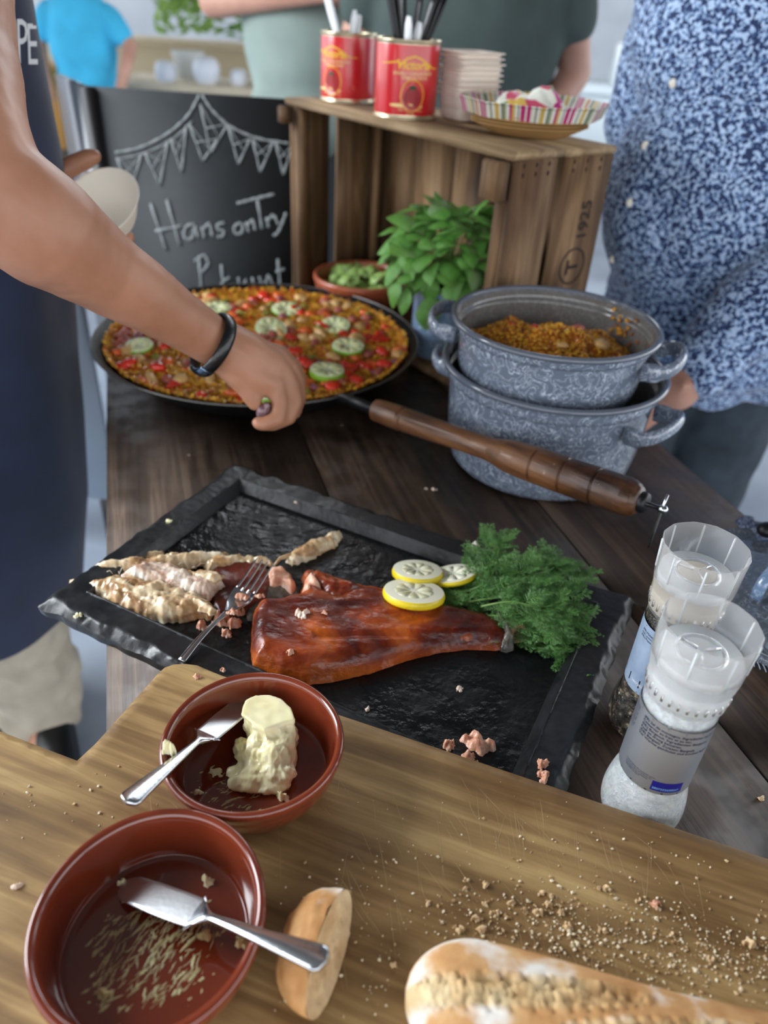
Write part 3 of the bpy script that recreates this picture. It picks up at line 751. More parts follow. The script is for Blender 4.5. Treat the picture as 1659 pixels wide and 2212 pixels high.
# paella
pae = thing('paella', 'yellow paella with peppers, meat and lime filling the black pan', 'paella', PC + UP * .02)
def pz(x, y):
    d = hypot(x - PC.x, y - PC.y) / .25
    front = max(0, 1 - hypot(x - PC.x - .03, y - (PC.y - .235)) / .06)
    wl = .0035 + max(0, d * .25 - .192) * .92
    return max(.046 + .007 * fbm((x, y, 4), 16) + .010 * (1 - d * d) - .016 * front, wl + .004)
def pfn(u, v):
    a = u * 2 * pi; r = v * .2465; x, y = PC.x + cos(a) * r, PC.y + sin(a) * r
    return Vector((x, y, T + min(pz(x, y), .065) - .002 + .002 * nz((x, y, 1), 120)))
MB().grid(pfn, 90, 44).build('rice_bed', M['rice1'], pae)
mb = MB()
for k in range(13000):
    a = rr.uniform(0, 2 * pi); r = .247 * sqrt(rr.random()); x, y = PC.x + cos(a) * r, PC.y + sin(a) * r
    grain(mb, Vector((x, y, T + pz(x, y) + rr.uniform(-.002, .004))), rr.uniform(.0026, .0042), rr.uniform(.0014, .0024), rr.choices([0, 1, 2, 3], [5, 2, 5, 1])[0], rr)
tag(mb.build('rice_grains', [M['rice1'], M['rice2'], M['rice3'], M['red_pep']], pae, smooth=False), kind='stuff')
kinds = [('red_pepper_piece', 'red_pep', .0115, 62), ('carrot_piece', 'orange_pep', .0115, 46), ('meat_piece', 'pink_meat', .0115, 60), ('chicken_piece', 'chicken', .0125, 56), ('green_bean_piece', 'green_bean', .008, 28), ('onion_piece', 'onion', .008, 14)]
for nm, mt, s, cnt in kinds:
    protos = []
    for j in range(cnt):
        a = rr.uniform(0, 2 * pi); r = .238 * sqrt(rr.random()); x, y = PC.x + cos(a) * r, PC.y + sin(a) * r
        if nm == 'red_pepper_piece' and j < 24: a = rr.uniform(-.9, .5); r = rr.uniform(.14, .235); x, y = PC.x + cos(a) * r, PC.y + sin(a) * r
        if nm == 'meat_piece' and j < 22: a = rr.uniform(2.6, 3.6); r = rr.uniform(.15, .235); x, y = PC.x + cos(a) * r, PC.y + sin(a) * r
        p = Vector((x, y, T + pz(x, y) + .004))
        if len(protos) < 5: protos.append(chunk(M[mt], nm, pae, p, s * rr.uniform(.8, 1.25), rr, j + 13)); 
        else:
            q = protos[j % 5].copy(); COL.objects.link(q)
            src = protos[j % 5]; Lc = Vector(src['_c']); an = rr.uniform(0, 2 * pi); q.rotation_euler = (0, 0, an)
            q.location = p - worldloc(pae) - Matrix.Rotation(an, 3, 'Z') @ Lc
        if '_c' not in protos[-1]: protos[-1]['_c'] = tuple(p - worldloc(pae))
for ob in pae.children:
    if '_c' in ob: del ob['_c']
# citrus slices
def wheel(name, lab, cen, R, th, nrm, peel, pith, flesh, group=None, segs=9, pithw=.16, parent_cat='fruit slice', spin=0.0):
    root = thing(name, lab, parent_cat, cen, group)
    nrm = Vector(nrm).normalized(); X = nrm.orthogonal().normalized(); Y = nrm.cross(X)
    MB().lathe([(R * .80, 0), (R * .93, 0), (R * .985, th * .2), (R, th * .5), (R * .985, th * .8), (R * .955, th)], cen, 48, axis=nrm).build('peel', peel, root)
    MB().lathe([(0, 0.0001), (R * .93, .0001), (R * .955, th * .5), (R * .955, th * .995), (R * .94, th * 1.01), (0, th * 1.0)], cen, 48, axis=nrm).build('pith', pith, root)
    Ro = R * (1 - pithw); Ri = R * .08
    for k in range(segs):
        a0 = 2 * pi * k / segs + .025 + spin; a1 = 2 * pi * (k + 1) / segs - .025 + spin; n_ = 8
        ring = [(Ri * 1.5, (a0 + a1) / 2)] + [(Ro * (1 - .10 * abs((i / n_) * 2 - 1) ** 4), a0 + (a1 - a0) * i / n_) for i in range(n_ + 1)]
        vs = [cen + X * (cos(a) * r) + Y * (sin(a) * r) + nrm * (th * 1.0 + .0003) for r, a in ring]; m_ = len(vs)
        cc = sum(vs, Vector()) / m_ + nrm * .0005
        MB().add(vs + [cc] + [v - nrm * .0008 for v in vs], [(i, (i + 1) % m_, m_) for i in range(m_)] + [((i + 1) % m_, i, m_ + 1 + i, m_ + 1 + (i + 1) % m_) for i in range(m_)]).build('segment', flesh, root)
    return root
M['lime_peel'] = plain('lime_peel', '#7fae2e', .35, bump=.1, bscale=300); M['lime_pith'] = plain('lime_pith', '#e8edc6', .4, sss=.3); M['lime_flesh'] = plain('lime_flesh', '#dfe2a8', .25, sss=.4, coat=.3)
M['lem_peel'] = plain('lemon_peel', '#e8cf1e', .35, bump=.25, bscale=260, coat=.2); M['lem_pith'] = plain('lemon_pith', '#f0ecd4', .5, sss=.2); M['lem_flesh'] = plain('lemon_flesh', '#d8d3b0', .25, sss=.3, coat=.3)
limes = [((468, 655), 'on the paella just above the forearm'), ((618, 660), 'at the far edge of the paella, middle'), ((724, 694), 'near the far right of the paella'), ((752, 745), 'second row at the right of the paella'), ((706, 795), 'thick-edged, nearest the front right of the pan'), ((585, 712), 'leaning beside the back of the hand'), ((300, 738), 'half hidden behind the forearm at the left'), ((562, 858), 'lying at the front edge below the hand')]
for k, ((x, y), where) in enumerate(limes):
    q = at(x, y, .068); q.z = T + pz(q.x, q.y) + .006
    tl = (.05 * sin(k * 2.1), -.12 + .1 * cos(k * 1.7), 1) if k != 5 else (.25, -.45, 1)
    wheel('lime_slice', 'lime slice ' + where, q, .027 if k not in (6, 7) else .022, .006 if k != 4 else .011, tl, M['lime_peel'], M['lime_pith'], M['lime_flesh'], 'lime slices on the paella')
# ================================================================ LEMONS on the salmon
wheel('lemon_slice', 'front lemon slice with thick yellow rind, on the salmon back', at(893, 1292, .024), .0325, .0085, (.02, .30, 1), M['lem_peel'], M['lem_pith'], M['lem_flesh'], 'lemon slices by the dill', pithw=.38)
wheel('lemon_slice', 'back left lemon slice, topmost of the three', at(901, 1246, .014), .0280, .0090, (.0, .28, 1), M['lem_peel'], M['lem_pith'], M['lem_flesh'], 'lemon slices by the dill', pithw=.38, spin=.2)
wheel('lemon_slice', 'pale lemon end slice touching the dill, with no open flesh', at(980, 1248, .014), .0265, .0055, (-.25, .30, 1), M['lem_peel'], M['lem_pith'], M['lem_pith'], 'lemon slices by the dill', pithw=.25)
# ================================================================ FISH
M['salmon'] = noisy('smoked_salmon_crust', [(.3, c('#5a1b0c')), (.44, c('#8a3212')), (.53, c('#b35219')), (.66, c('#cf6f26'))], scale=16, detail=7, dist=1.2, stretch=(.55, 1, 1), rot=TA + .35, rough=.22, rough2=.42, rscale=60, bump=.75, bscale=170, bdist=.002,
                     overlay=([(.36, c('#6a2a1a')), (.55, (1, 1, 1, 1))], 10, 1.0, (.6, 1, 1)), coat=.15, sss=.12, attr=[(.3, c('#9c3d12')), (.6, c('#cf6a2a'))])
M['salmon_flesh'] = noisy('pink_salmon_flesh', [(.3, c('#c07c5c')), (.5, c('#dda588')), (.7, c('#efcfba'))], scale=110, rough=.35, bump=.5, bscale=220, sss=.3)
M['salmon_dark'] = noisy('salmon_skin_side', [(.3, c('#3e140b')), (.7, c('#6b2a18'))], scale=50, rough=.3, bump=.3)
M['fish_skin'] = noisy('grey_fish_skin', [(.3, c('#33332f')), (.6, c('#5f5b52')), (.75, c('#8c8678'))], scale=60, rough=.2, bump=.3, bscale=300)
M['mackerel'] = noisy('smoked_mackerel', [(.34, c('#8e6440')), (.44, c('#c09a6c')), (.52, c('#e0cba6')), (.66, c('#eee2ca'))], scale=34, detail=9, dist=.8, stretch=(.25, 1, 1), rot=-.3, rough=.22, rough2=.5, bump=.7, bscale=110, bdist=.002, coat=.3, sss=.2)
M['mackerel_w'] = noisy('white_fish_flesh', [(.34, c('#ab8068')), (.46, c('#dcc4b0')), (.6, c('#f2eade'))], scale=42, detail=9, dist=1.0, stretch=(.3, 1, 1), rot=-.35, rough=.35, bump=.8, bscale=130, bdist=.002, sss=.25)
TF = .0066
def ridge(axis_a, axis_b, amp, w_):
    a = Vector(axis_a[:2]); b = Vector(axis_b[:2]); d = (b - a); L = d.length; d.normalize(); n_ = Vector((-d.y, d.x))
    return lambda x, y: amp * exp(-(((Vector((x, y)) - a).dot(n_)) / w_) ** 2)
sal = thing('smoked_salmon', 'large glossy red-brown smoked salmon side narrowing to its tail', 'fish', at(800, 1370, TF))
low_ = px([(552, 1340), (600, 1318), (640, 1306), (655, 1262), (650, 1246), (672, 1240), (760, 1266), (850, 1292), (950, 1322), (1055, 1345), (1062, 1385), (1020, 1396), (930, 1402), (800, 1430), (700, 1452), (600, 1448)], .010)
ca, cb_ = at(560, 1395, .02), at(1080, 1372, .02)
sd_ = (cb_ - ca).to_2d().normalized(); sn_ = Vector((-sd_.y, sd_.x))
def sal_h(x, y, d, z):
    p = Vector((x, y)) - ca.to_2d(); u = p.dot(sd_); v = p.dot(sn_); L = (cb_ - ca).length
    groove = -.004 * exp(-(v + .002) ** 2 / .000012) * (1 if .05 < u < L * .95 else 0)
    thick = 1 - .42 * max(0, u / L)
    return z * thick + groove * .8 + .0012 * nz((u * .4, v, 2), 110) + .0005 * nz((u * 3, v, 8), 140)
up_ = px([(545, 1338), (560, 1320), (605, 1315), (645, 1300), (668, 1270), (700, 1290), (728, 1302), (752, 1283), (800, 1278), (860, 1290), (950, 1312), (1050, 1330), (1085, 1350), (1108, 1392), (1075, 1398), (1010, 1396), (950, 1403), (880, 1420), (800, 1448), (720, 1466), (670, 1471), (600, 1462), (546, 1448), (541, 1400)], .012)
slab('fillet_lower', low_, T + TF, .015, M['salmon'], sal, step=.0028, bevel=.008, namp=.1, jit=.0006, afn=lambda x, y, d: max(0, 1 - d / .010))
slab('fillet', up_, T + TF + .0005, .029, M['salmon'], sal, step=.0022, bevel=.016, namp=.08, nscale=22, jit=.0006, hf=sal_h, afn=lambda x, y, d: max(0, .8 - d / .0035))
slab('fillet', px([(655, 1262), (680, 1240), (720, 1256), (760, 1268), (800, 1280), (760, 1300), (742, 1325), (720, 1315), (700, 1300)], .018), T + TF + .005, .020, M['salmon'], sal, step=.0022, bevel=.012, namp=.25, nscale=60, jit=.0012)
slab('torn_flesh', px([(648, 1292), (655, 1262), (672, 1244), (690, 1262), (700, 1282), (690, 1296), (670, 1304)], .020), T + TF + .006, .021, M['salmon_flesh'], sal, step=.002, bevel=.010, namp=.4, nscale=90, jit=.0015)
slab('tail_skin', px([(1062, 1328), (1078, 1335), (1088, 1352), (1104, 1372), (1112, 1396), (1096, 1402), (1078, 1398), (1084, 1380), (1074, 1352)], .012), T + TF, .0205, M['fish_skin'], sal, step=.0022, bevel=.006, jit=.0006)
slab('tail_flesh', px([(1072, 1338), (1100, 1350), (1128, 1356), (1141, 1368), (1130, 1382), (1108, 1386), (1092, 1372)], .010), T + TF, .011, M['salmon_flesh'], sal, step=.002, bevel=.005, namp=.4, nscale=90, jit=.0018)
o = slab('salmon_skin', px([(462, 1222), (520, 1206), (575, 1218), (590, 1240), (580, 1300), (520, 1325), (470, 1330), (452, 1290)], .010), T + TF, .006, M['salmon_dark'], None, step=.003, bevel=.006, namp=.3, jit=.001); tag(o, 'dark red-brown salmon piece under the fork tines', 'fish')
o = slab('fish_skin', px([(560, 1262), (600, 1256), (645, 1268), (650, 1290), (600, 1318), (560, 1340), (535, 1338), (528, 1310)], .009), T + TF + .0005, .0038, M['fish_skin'], None, step=.003, bevel=.004, namp=.5, nscale=70, jit=.001); tag(o, 'grey strip of fish skin between fork and salmon', 'fish')
o = slab('salmon_flake', px([(578, 1232), (605, 1228), (628, 1240), (640, 1262), (632, 1282), (622, 1272), (606, 1262), (584, 1262)], .014), T + TF + .003, .011, M['salmon_flesh'], None, step=.002, bevel=.006, namp=.4, nscale=80, jit=.001); tag(o, 'curved orange salmon piece right of the fork tines', 'fish')
fish = [
 ('mackerel_fillet', 'mackerel', 'lowest smoked mackerel fillet with a pointed tail at the tray corner', [(145, 1256), (165, 1257), (200, 1265), (240, 1254), (300, 1256), (350, 1262), (400, 1275), (430, 1292), (466, 1312), (455, 1334), (430, 1332), (400, 1340), (330, 1340), (262, 1326), (232, 1312), (225, 1296), (205, 1290), (180, 1272)], .010, .019, 0),
 ('mackerel_piece', 'mackerel_w', 'flaky white middle mackerel piece between the two long fillets', [(258, 1242), (290, 1224), (330, 1212), (372, 1216), (400, 1228), (440, 1240), (478, 1245), (484, 1256), (466, 1266), (452, 1285), (420, 1284), (380, 1272), (330, 1262), (285, 1258)], .020, .016, .006),
 ('mackerel_fillet', 'mackerel', 'long upper mackerel fillet reaching right towards the fork', [(198, 1222), (222, 1210), (280, 1204), (340, 1200), (420, 1192), (494, 1188), (488, 1202), (440, 1212), (400, 1222), (350, 1226), (300, 1230), (262, 1232), (215, 1236)], .016, .015, .003),
 ('mackerel_piece', 'mackerel', 'small mackerel piece lying behind the long upper fillet', [(285, 1202), (320, 1190), (352, 1186), (355, 1194), (340, 1204), (300, 1208)], .012, .010, 0),
 ('mackerel_strip', 'mackerel', 'narrow ribbed mackerel strip ending at the fork tips', [(430, 1210), (470, 1202), (520, 1199), (570, 1203), (592, 1210), (588, 1220), (560, 1216), (500, 1222), (450, 1232)], .012, .012, .001),
 ('mackerel_piece', 'mackerel', 'lone rolled mackerel piece lying beyond the fork tips', [(617, 1208), (628, 1196), (650, 1184), (672, 1172), (690, 1166), (718, 1152), (735, 1150), (737, 1160), (728, 1176), (700, 1190), (672, 1206), (650, 1212), (630, 1218)], .010, .016, 0),
 ('mackerel_piece', 'mackerel', 'pale mackerel wedge at the right end of the middle piece', [(400, 1236), (440, 1232), (486, 1244), (478, 1254), (450, 1262), (425, 1252)], .024, .008, .016),
 ('mackerel_strip', 'mackerel', 'pale strip lapping the right end of the lowest fillet', [(395, 1278), (410, 1272), (440, 1292), (470, 1312), (462, 1318), (436, 1312)], .026, .008, .012)]
for k, (nm, mt, lab, poly, hm, th, zo) in enumerate(fish):
    a, b = at(*poly[0], hm), at(*poly[len(poly) // 2], hm); dd = (b - a).to_2d().normalized(); nn_ = Vector((-dd.y, dd.x))
    hf = lambda x, y, d, z, a=a, dd=dd, nn_=nn_, k=k: z + .0016 * nz(((x - a.x) * dd.x * .35 + (y - a.y) * dd.y * .35, (x - a.x) * nn_.x + (y - a.y) * nn_.y, k), 170) - .0030 * abs(nz((((x - a.x) * dd.x + (y - a.y) * dd.y) * .16, ((x - a.x) * nn_.x + (y - a.y) * nn_.y) * 1.3, k + 9), 170)) - .0016 * abs(nz((((x - a.x) * dd.x + (y - a.y) * dd.y) * .8, ((x - a.x) * nn_.x + (y - a.y) * nn_.y) * .5, k + 3), 240)) + .0007 * nz((x, y, k), 520)
    o = slab(nm, px(poly, hm), T + TF + zo, th, M[mt], None, step=.0015, bevel=th * .9, namp=.3, nscale=55, jit=.0034, hf=hf, seed=k); tag(o, lab, 'fish', 'smoked mackerel pieces')
# bones
mb = MB()
for k in range(26):
    p = at(rr.uniform(230, 470), rr.uniform(1212, 1262), .024); a = rr.uniform(0, 6.28); L = rr.uniform(.004, .013)
    mb.tube([p, p + Vector((cos(a) * L * .5, sin(a) * L * .5, rr.uniform(.0, .003))), p + Vector((cos(a) * L, sin(a) * L, rr.uniform(-.002, .003)))], [.0004, .0004, .0001], 5)
o = mb.build('fish_bones', M['mackerel_w']); tag(o, 'thin pale bones poking out of the mackerel heap', 'fish bones', kind='stuff')
MB().tube([at(592, 1222, .012), at(605, 1206, .014), at(625, 1200, .014), at(650, 1206, .010)], [.0012, .0022, .0028, .001], 8, flat=.5).build('flesh_strand', M['mackerel'], None)
tag(bpy.data.objects['flesh_strand'], 'thin strand of fish joining fork tips and lone piece', 'fish')
flk = [((650, 1330), .0095, .033, 'jagged flake on the salmon, just above its middle', 'mackerel_w', .6), ((576, 1352), .0055, .032, 'round flake at the left end of the salmon', 'mackerel_w', .8), ((627, 1408), .006, .033, 'slim flake on the lower left of the salmon', 'salmon_flesh', .5),
  ((565, 1330), .003, .028, 'tiny flake at the salmon upper left edge', 'salmon_flesh', .8),
  ((700, 1324), .0035, .035, 'sliver of flake near the torn salmon step', 'salmon_flesh', .8), ((765, 1272), .0035, .026, 'sliver of flake at the far salmon edge', 'mackerel_w', .8),
  ((478, 1345), .010, TF, 'pink flakes just below the fork neck', 'salmon_flesh', .8), ((505, 1352), .009, TF, 'pink crumbled flake right of the fork handle', 'salmon_flesh', .8), ((438, 1355), .008, TF, 'pink flake left of the fork handle', 'salmon_flesh', .8), ((490, 1372), .007, TF, 'pink flake lowest under the fork', 'salmon_flesh', .8), ((520, 1325), .008, TF, 'orange flake beside the fork neck', 'salmon_flesh', .9),
  ((448, 1404), .006, TF, 'small orange flake alone below the fork heap', 'salmon_flesh', .6),
  ((522, 1290), .008, .024, 'pink flakes caught on the left fork tines', 'salmon_flesh', .4), ((560, 1288), .006, .024, 'pink flake caught on the right fork tines', 'salmon_flesh', .5), ((500, 1322), .006, .026, 'flake in the hollow of the fork', 'salmon_flesh', .4),
  ((1040, 1608), .0165, TF, 'largest pink salmon flake beside the board edge', 'salmon_flesh', .6), ((970, 1610), .009, TF, 'curled salmon flake left of the largest flake', 'salmon_flesh', .7), ((1015, 1638), .009, TF, 'salmon flake half under the board edge', 'salmon_flesh', .6), ((1172, 1650), .008, .018, 'salmon flake at the tray right corner, upper', 'salmon_flesh', .7), ((1172, 1678), .0075, .018, 'salmon flake at the tray right corner, lower', 'salmon_flesh', .7),
  ((993, 1490), .005, TF, 'small white flake alone on the wet slate', 'mackerel_w', .6), ((793, 1533), .0035, TF, 'tiny pale flake left of centre on the wet slate', 'mackerel_w', .6),
  ((1028, 1178), .006, .018, 'white shell-like flake on the far tray rim', 'white_paper', .5), ((365, 1127), .005, .018, 'cream crumb on the far left tray rim', 'butter', .6), ((168, 1330), .005, .018, 'cream crumb on the rough left tray rim', 'butter', .6), ((640, 1085), .003, .018, 'tiny crumb on the bright far tray rim', 'mackerel_w', .7),
  ((1415, 1955), .0055, BZ, 'pink salmon flake among the bread crumbs', 'salmon_flesh', .6), ((423, 1462), .0045, BZ, 'orange flake at the far corner of the board', 'salmon_flesh', .6), ((482, 1447), .0035, BZ - .02, 'small flake at the board edge by the bowl', 'salmon_flesh', .6),
  ((1645, 1726), .0045, 0, 'crumb on the table right of the salt', 'mackerel', .5), ((38, 1915), .0045, BZ, 'white crumb at the far left of the board', 'mackerel_w', .5)]
for k, ((x, y), s, h, lab, mt, th) in enumerate(flk):
    dab(x, y, h, s, 100 + k, lab, M[mt], name='fish_flake' if 'crumb' not in lab else 'crumb', cat='fish flake' if 'crumb' not in lab else 'crumb', th=th, group='loose flakes and crumbs')
for k, (x, y, s) in enumerate(((938, 1058, .0055), (920, 1056, .003), (408, 983, .0025), (735, 870, .003), (738, 918, .002))):
    dab(x, y, 0, s, 300 + k, ['larger pale crumb on the table before the pots', 'small crumb just left of the larger pale crumb before the pots', 'pale crumb on the table left of centre, beyond the tray', 'pale crumb on the table under the handle socket', 'tiny crumb on the table below the handle socket'][k], M['mackerel_w'], name='crumb', cat='crumb', th=.5, group='pale crumbs on the dark table')
# ================================================================ DILL
M['dill'] = noisy('dill_green', [(.3, c('#356428')), (.7, c('#66994c'))], scale=40, rough=.5, bump=0, sss=.1)
M['dill_stem'] = noisy('dill_stem', [(.3, c('#4f7a34')), (.7, c('#7a9a50'))], scale=40, rough=.4, bump=0)
dill = thing('dill_bunch', 'loose bunch of feathery green dill in the tray corner', 'herb', at(1120, 1300, .01))
def dpoint(x, y, h): return at(x, y, h)
fronds = MB(); rd = random.Random(21)
def leaflet(p, d, L, r=.00032):
    q = p + d * L; e = d.orthogonal().normalized() * r; f_ = d.cross(e).normalized() * r
    m_ = p.lerp(q, .5) + Vector((rd.gauss(0, 1), rd.gauss(0, 1), rd.gauss(0, 1) + .2)) * L * .08
    fronds.add([p + e, p + f_ * .8, p - e, m_ + e * .9, m_ + f_ * .8, m_ - e * .9, q], [(0, 1, 4, 3), (1, 2, 5, 4), (2, 0, 3, 5), (3, 4, 6), (4, 5, 6), (5, 3, 6)])
def frond(p, d, L, lvl):
    """feather: axis with paired side branches"""
    n_ = 6 if lvl else 6; prev = p; axd = d
    side = d.cross(Vector((rd.gauss(0, .25), rd.gauss(0, .25), 1))).normalized()
    for i in range(n_):
        axd = (axd + Vector((rd.gauss(0, .06), rd.gauss(0, .06), rd.gauss(0, .06) - .02))).normalized(); q = prev + axd * (L / n_)
        if q.z < T + TF + .001: q.z = T + TF + .001 + rd.random() * .003
        fronds.add([prev + side * .0003, prev - side * .0003, q - side * .0002, q + side * .0002], [(0, 1, 2, 3)])
        k = L * .42 * (1 - i / n_ * .75)
        for s in (-1, 1):
            dd = (axd * 1.15 + side * s + Vector((rd.gauss(0, .13), rd.gauss(0, .13), rd.gauss(0, .2)))).normalized()
            if lvl: frond(q, dd, k, lvl - 1)
            else: leaflet(q, dd, k * 2.1, .00021)
        prev = q
    if not lvl: leaflet(prev, axd, L * .25)
stems = [[(905, 1262, .01), (960, 1290, .012), (1010, 1320, .012), (1060, 1345, .012), (1120, 1360, .012)], [(860, 1240, .008), (940, 1260, .012), (1020, 1290, .016), (1060, 1250, .03), (1078, 1185, .034)], [(960, 1282, .01), (1030, 1270, .02), (1110, 1240, .034), (1180, 1215, .034)],
         [(1050, 1340, .01), (1130, 1350, .012), (1200, 1362, .012), (1240, 1385, .012), (1228, 1415, .01)], [(1080, 1372, .01), (1150, 1370, .012), (1210, 1362, .016), (1275, 1372, .014)], [(1010, 1300, .016), (1090, 1290, .03), (1170, 1290, .036), (1225, 1320, .03), (1240, 1370, .018)],
         [(1060, 1290, .02), (1130, 1250, .038), (1190, 1230, .038), (1205, 1215, .03)], [(1000, 1330, .01), (1080, 1330, .022), (1150, 1325, .03), (1200, 1350, .026)], [(970, 1250, .012), (1020, 1220, .022), (1060, 1180, .03), (1070, 1165, .03)], [(1120, 1345, .02), (1180, 1300, .034), (1215, 1260, .034), (1230, 1240, .025)], [(1040, 1310, .024), (1100, 1300, .038), (1150, 1310, .04), (1190, 1330, .034)]]
def spl(P, n_):
    P = [Vector(p) for p in P]; out = []
    for i in range(n_ + 1):
        t = i / n_ * (len(P) - 1); k = min(int(t), len(P) - 2); u = t - k
        a, b, c_, d_ = P[max(k - 1, 0)], P[k], P[k + 1], P[min(k + 2, len(P) - 1)]
        out.append(.5 * ((2 * b) + (c_ - a) * u + (2 * a - 5 * b + 4 * c_ - d_) * u * u + (-a + 3 * b - 3 * c_ + d_) * u ** 3))
    return out
for st in stems:
    P = spl([dpoint(*s) for s in st], 26)
    MB().tube(P, [.0013 - .0008 * i / 26 for i in range(27)], 7).build('stem', M['dill_stem'], dill)
    for i in range(6, 27, 2):
        t = (P[min(i + 1, 26)] - P[i - 1]).normalized(); sdv = t.cross(UP).normalized()
        for s in (-1, 1):
            d = (t * rd.uniform(.2, .9) + sdv * s * rd.uniform(.5, 1) + UP * rd.uniform(-.1, .45)).normalized(); frond(P[i], d, rd.uniform(.020, .034), 1)
    frond(P[-1], (P[-1] - P[-3]).normalized(), .024, 1)
tag(fronds.build('fronds', M['dill'], dill, smooth=False), kind='stuff')
print('dill verts', len(fronds.v))
# ================================================================ GRINDERS
M['clear'] = plain('clear_plastic', '#f2f6f8', .06, trans=1.0, ior=1.22, spec=.6)
M['clear2'] = plain('clear_ribbed_plastic', '#ffffff', .1, trans=.88, ior=1.25, spec=.6, bump=.1, bscale=120)
M['frost'] = plain('frosted_plastic', '#eef3f4', .25, trans=.3, ior=1.3, sss=.2)
M['frost2'] = plain('frosted_plastic_worn', '#d8cdb9', .3, trans=.2, ior=1.3, bump=.2, bscale=200)
M['salt'] = noisy('salt_crystals', [(.3, c('#cfd2d2')), (.7, c('#f5f6f6'))], scale=150, rough=.3, bump=1.0, bscale=260, bdist=.003, sss=.3)
M['pepper'] = noisy('peppercorns', [(.35, c('#15110e')), (.55, c('#3b3128')), (.63, c('#8a7c62')), (.7, c('#cbbf9c'))], scale=130, rough=.4, bump=.8, bscale=180, bdist=.003)
M['label_s'] = noisy('silver_label', [(.3, c('#a6acb6')), (.7, c('#bcc2ca'))], scale=8, rough=.32, metal=.75, bump=.03, bscale=100)
M['label_p'] = noisy('pale_blue_label', [(.3, c('#8ea3bf')), (.7, c('#a9bcd4'))], scale=60, rough=.4, metal=.4, bump=.1, bscale=100)
M['ink'] = plain('blue_grey_ink', '#23283f', .5); M['ink_blue'] = plain('deep_blue_print', '#1a1a7a', .35); M['ink_black'] = plain('black_print', '#14161c', .4); M['ink_white'] = plain('white_print', '#d8dde6', .5); M['copper'] = plain('copper_line', '#a9744a', .4, .5)
def textmesh(txt, size, name='text', bold=0.0, res=2):
    cu = bpy.data.curves.new(name, 'FONT'); cu.body = txt; cu.size = size; cu.resolution_u = res; cu.offset = bold
    o = bpy.data.objects.new(name, cu); COL.objects.link(o); bpy.context.view_layer.update()
    me = bpy.data.meshes.new_from_object(o.evaluated_get(bpy.context.evaluated_depsgraph_get()))
    V = [v.co.copy() for v in me.vertices]; Fs = [tuple(p.vertices) for p in me.polygons]
    bpy.data.objects.remove(o); bpy.data.curves.remove(cu); bpy.data.meshes.remove(me)
    return V, Fs
def subdiv_x(V, Fs, step):
    bm = bmesh.new(); bv = [bm.verts.new(v) for v in V]
    for f in Fs:
        try: bm.faces.new([bv[i] for i in f])
        except Exception: pass
    bmesh.ops.triangulate(bm, faces=bm.faces[:])
    for it in range(3):
        ed = [e for e in bm.edges if abs(e.verts[0].co.x - e.verts[1].co.x) > step]
        if not ed: break
        bmesh.ops.subdivide_edges(bm, edges=ed, cuts=1); bmesh.ops.triangulate(bm, faces=bm.faces[:])
    bm.verts.index_update(); r = ([v.co.copy() for v in bm.verts], [tuple(v.index for v in f.verts) for f in bm.faces]); bm.free(); return r
def wrap(V, Fs, C0, R, a0, z0, slant=0, rot90=False, lift=.0003, Rf=None):
    """lay flat lettering around an upright cylinder; a0 = angle where x=0"""
    out = []
    for v in V:
        x, y = (v.x, v.y) if not rot90 else (v.y, -v.x)
        r = (Rf(z0 + y) if Rf else R) + lift + v.z; a = a0 + x / R
        out.append(Vector((C0.x + cos(a) * r, C0.y + sin(a) * r, z0 + y)))
    return out, Fs
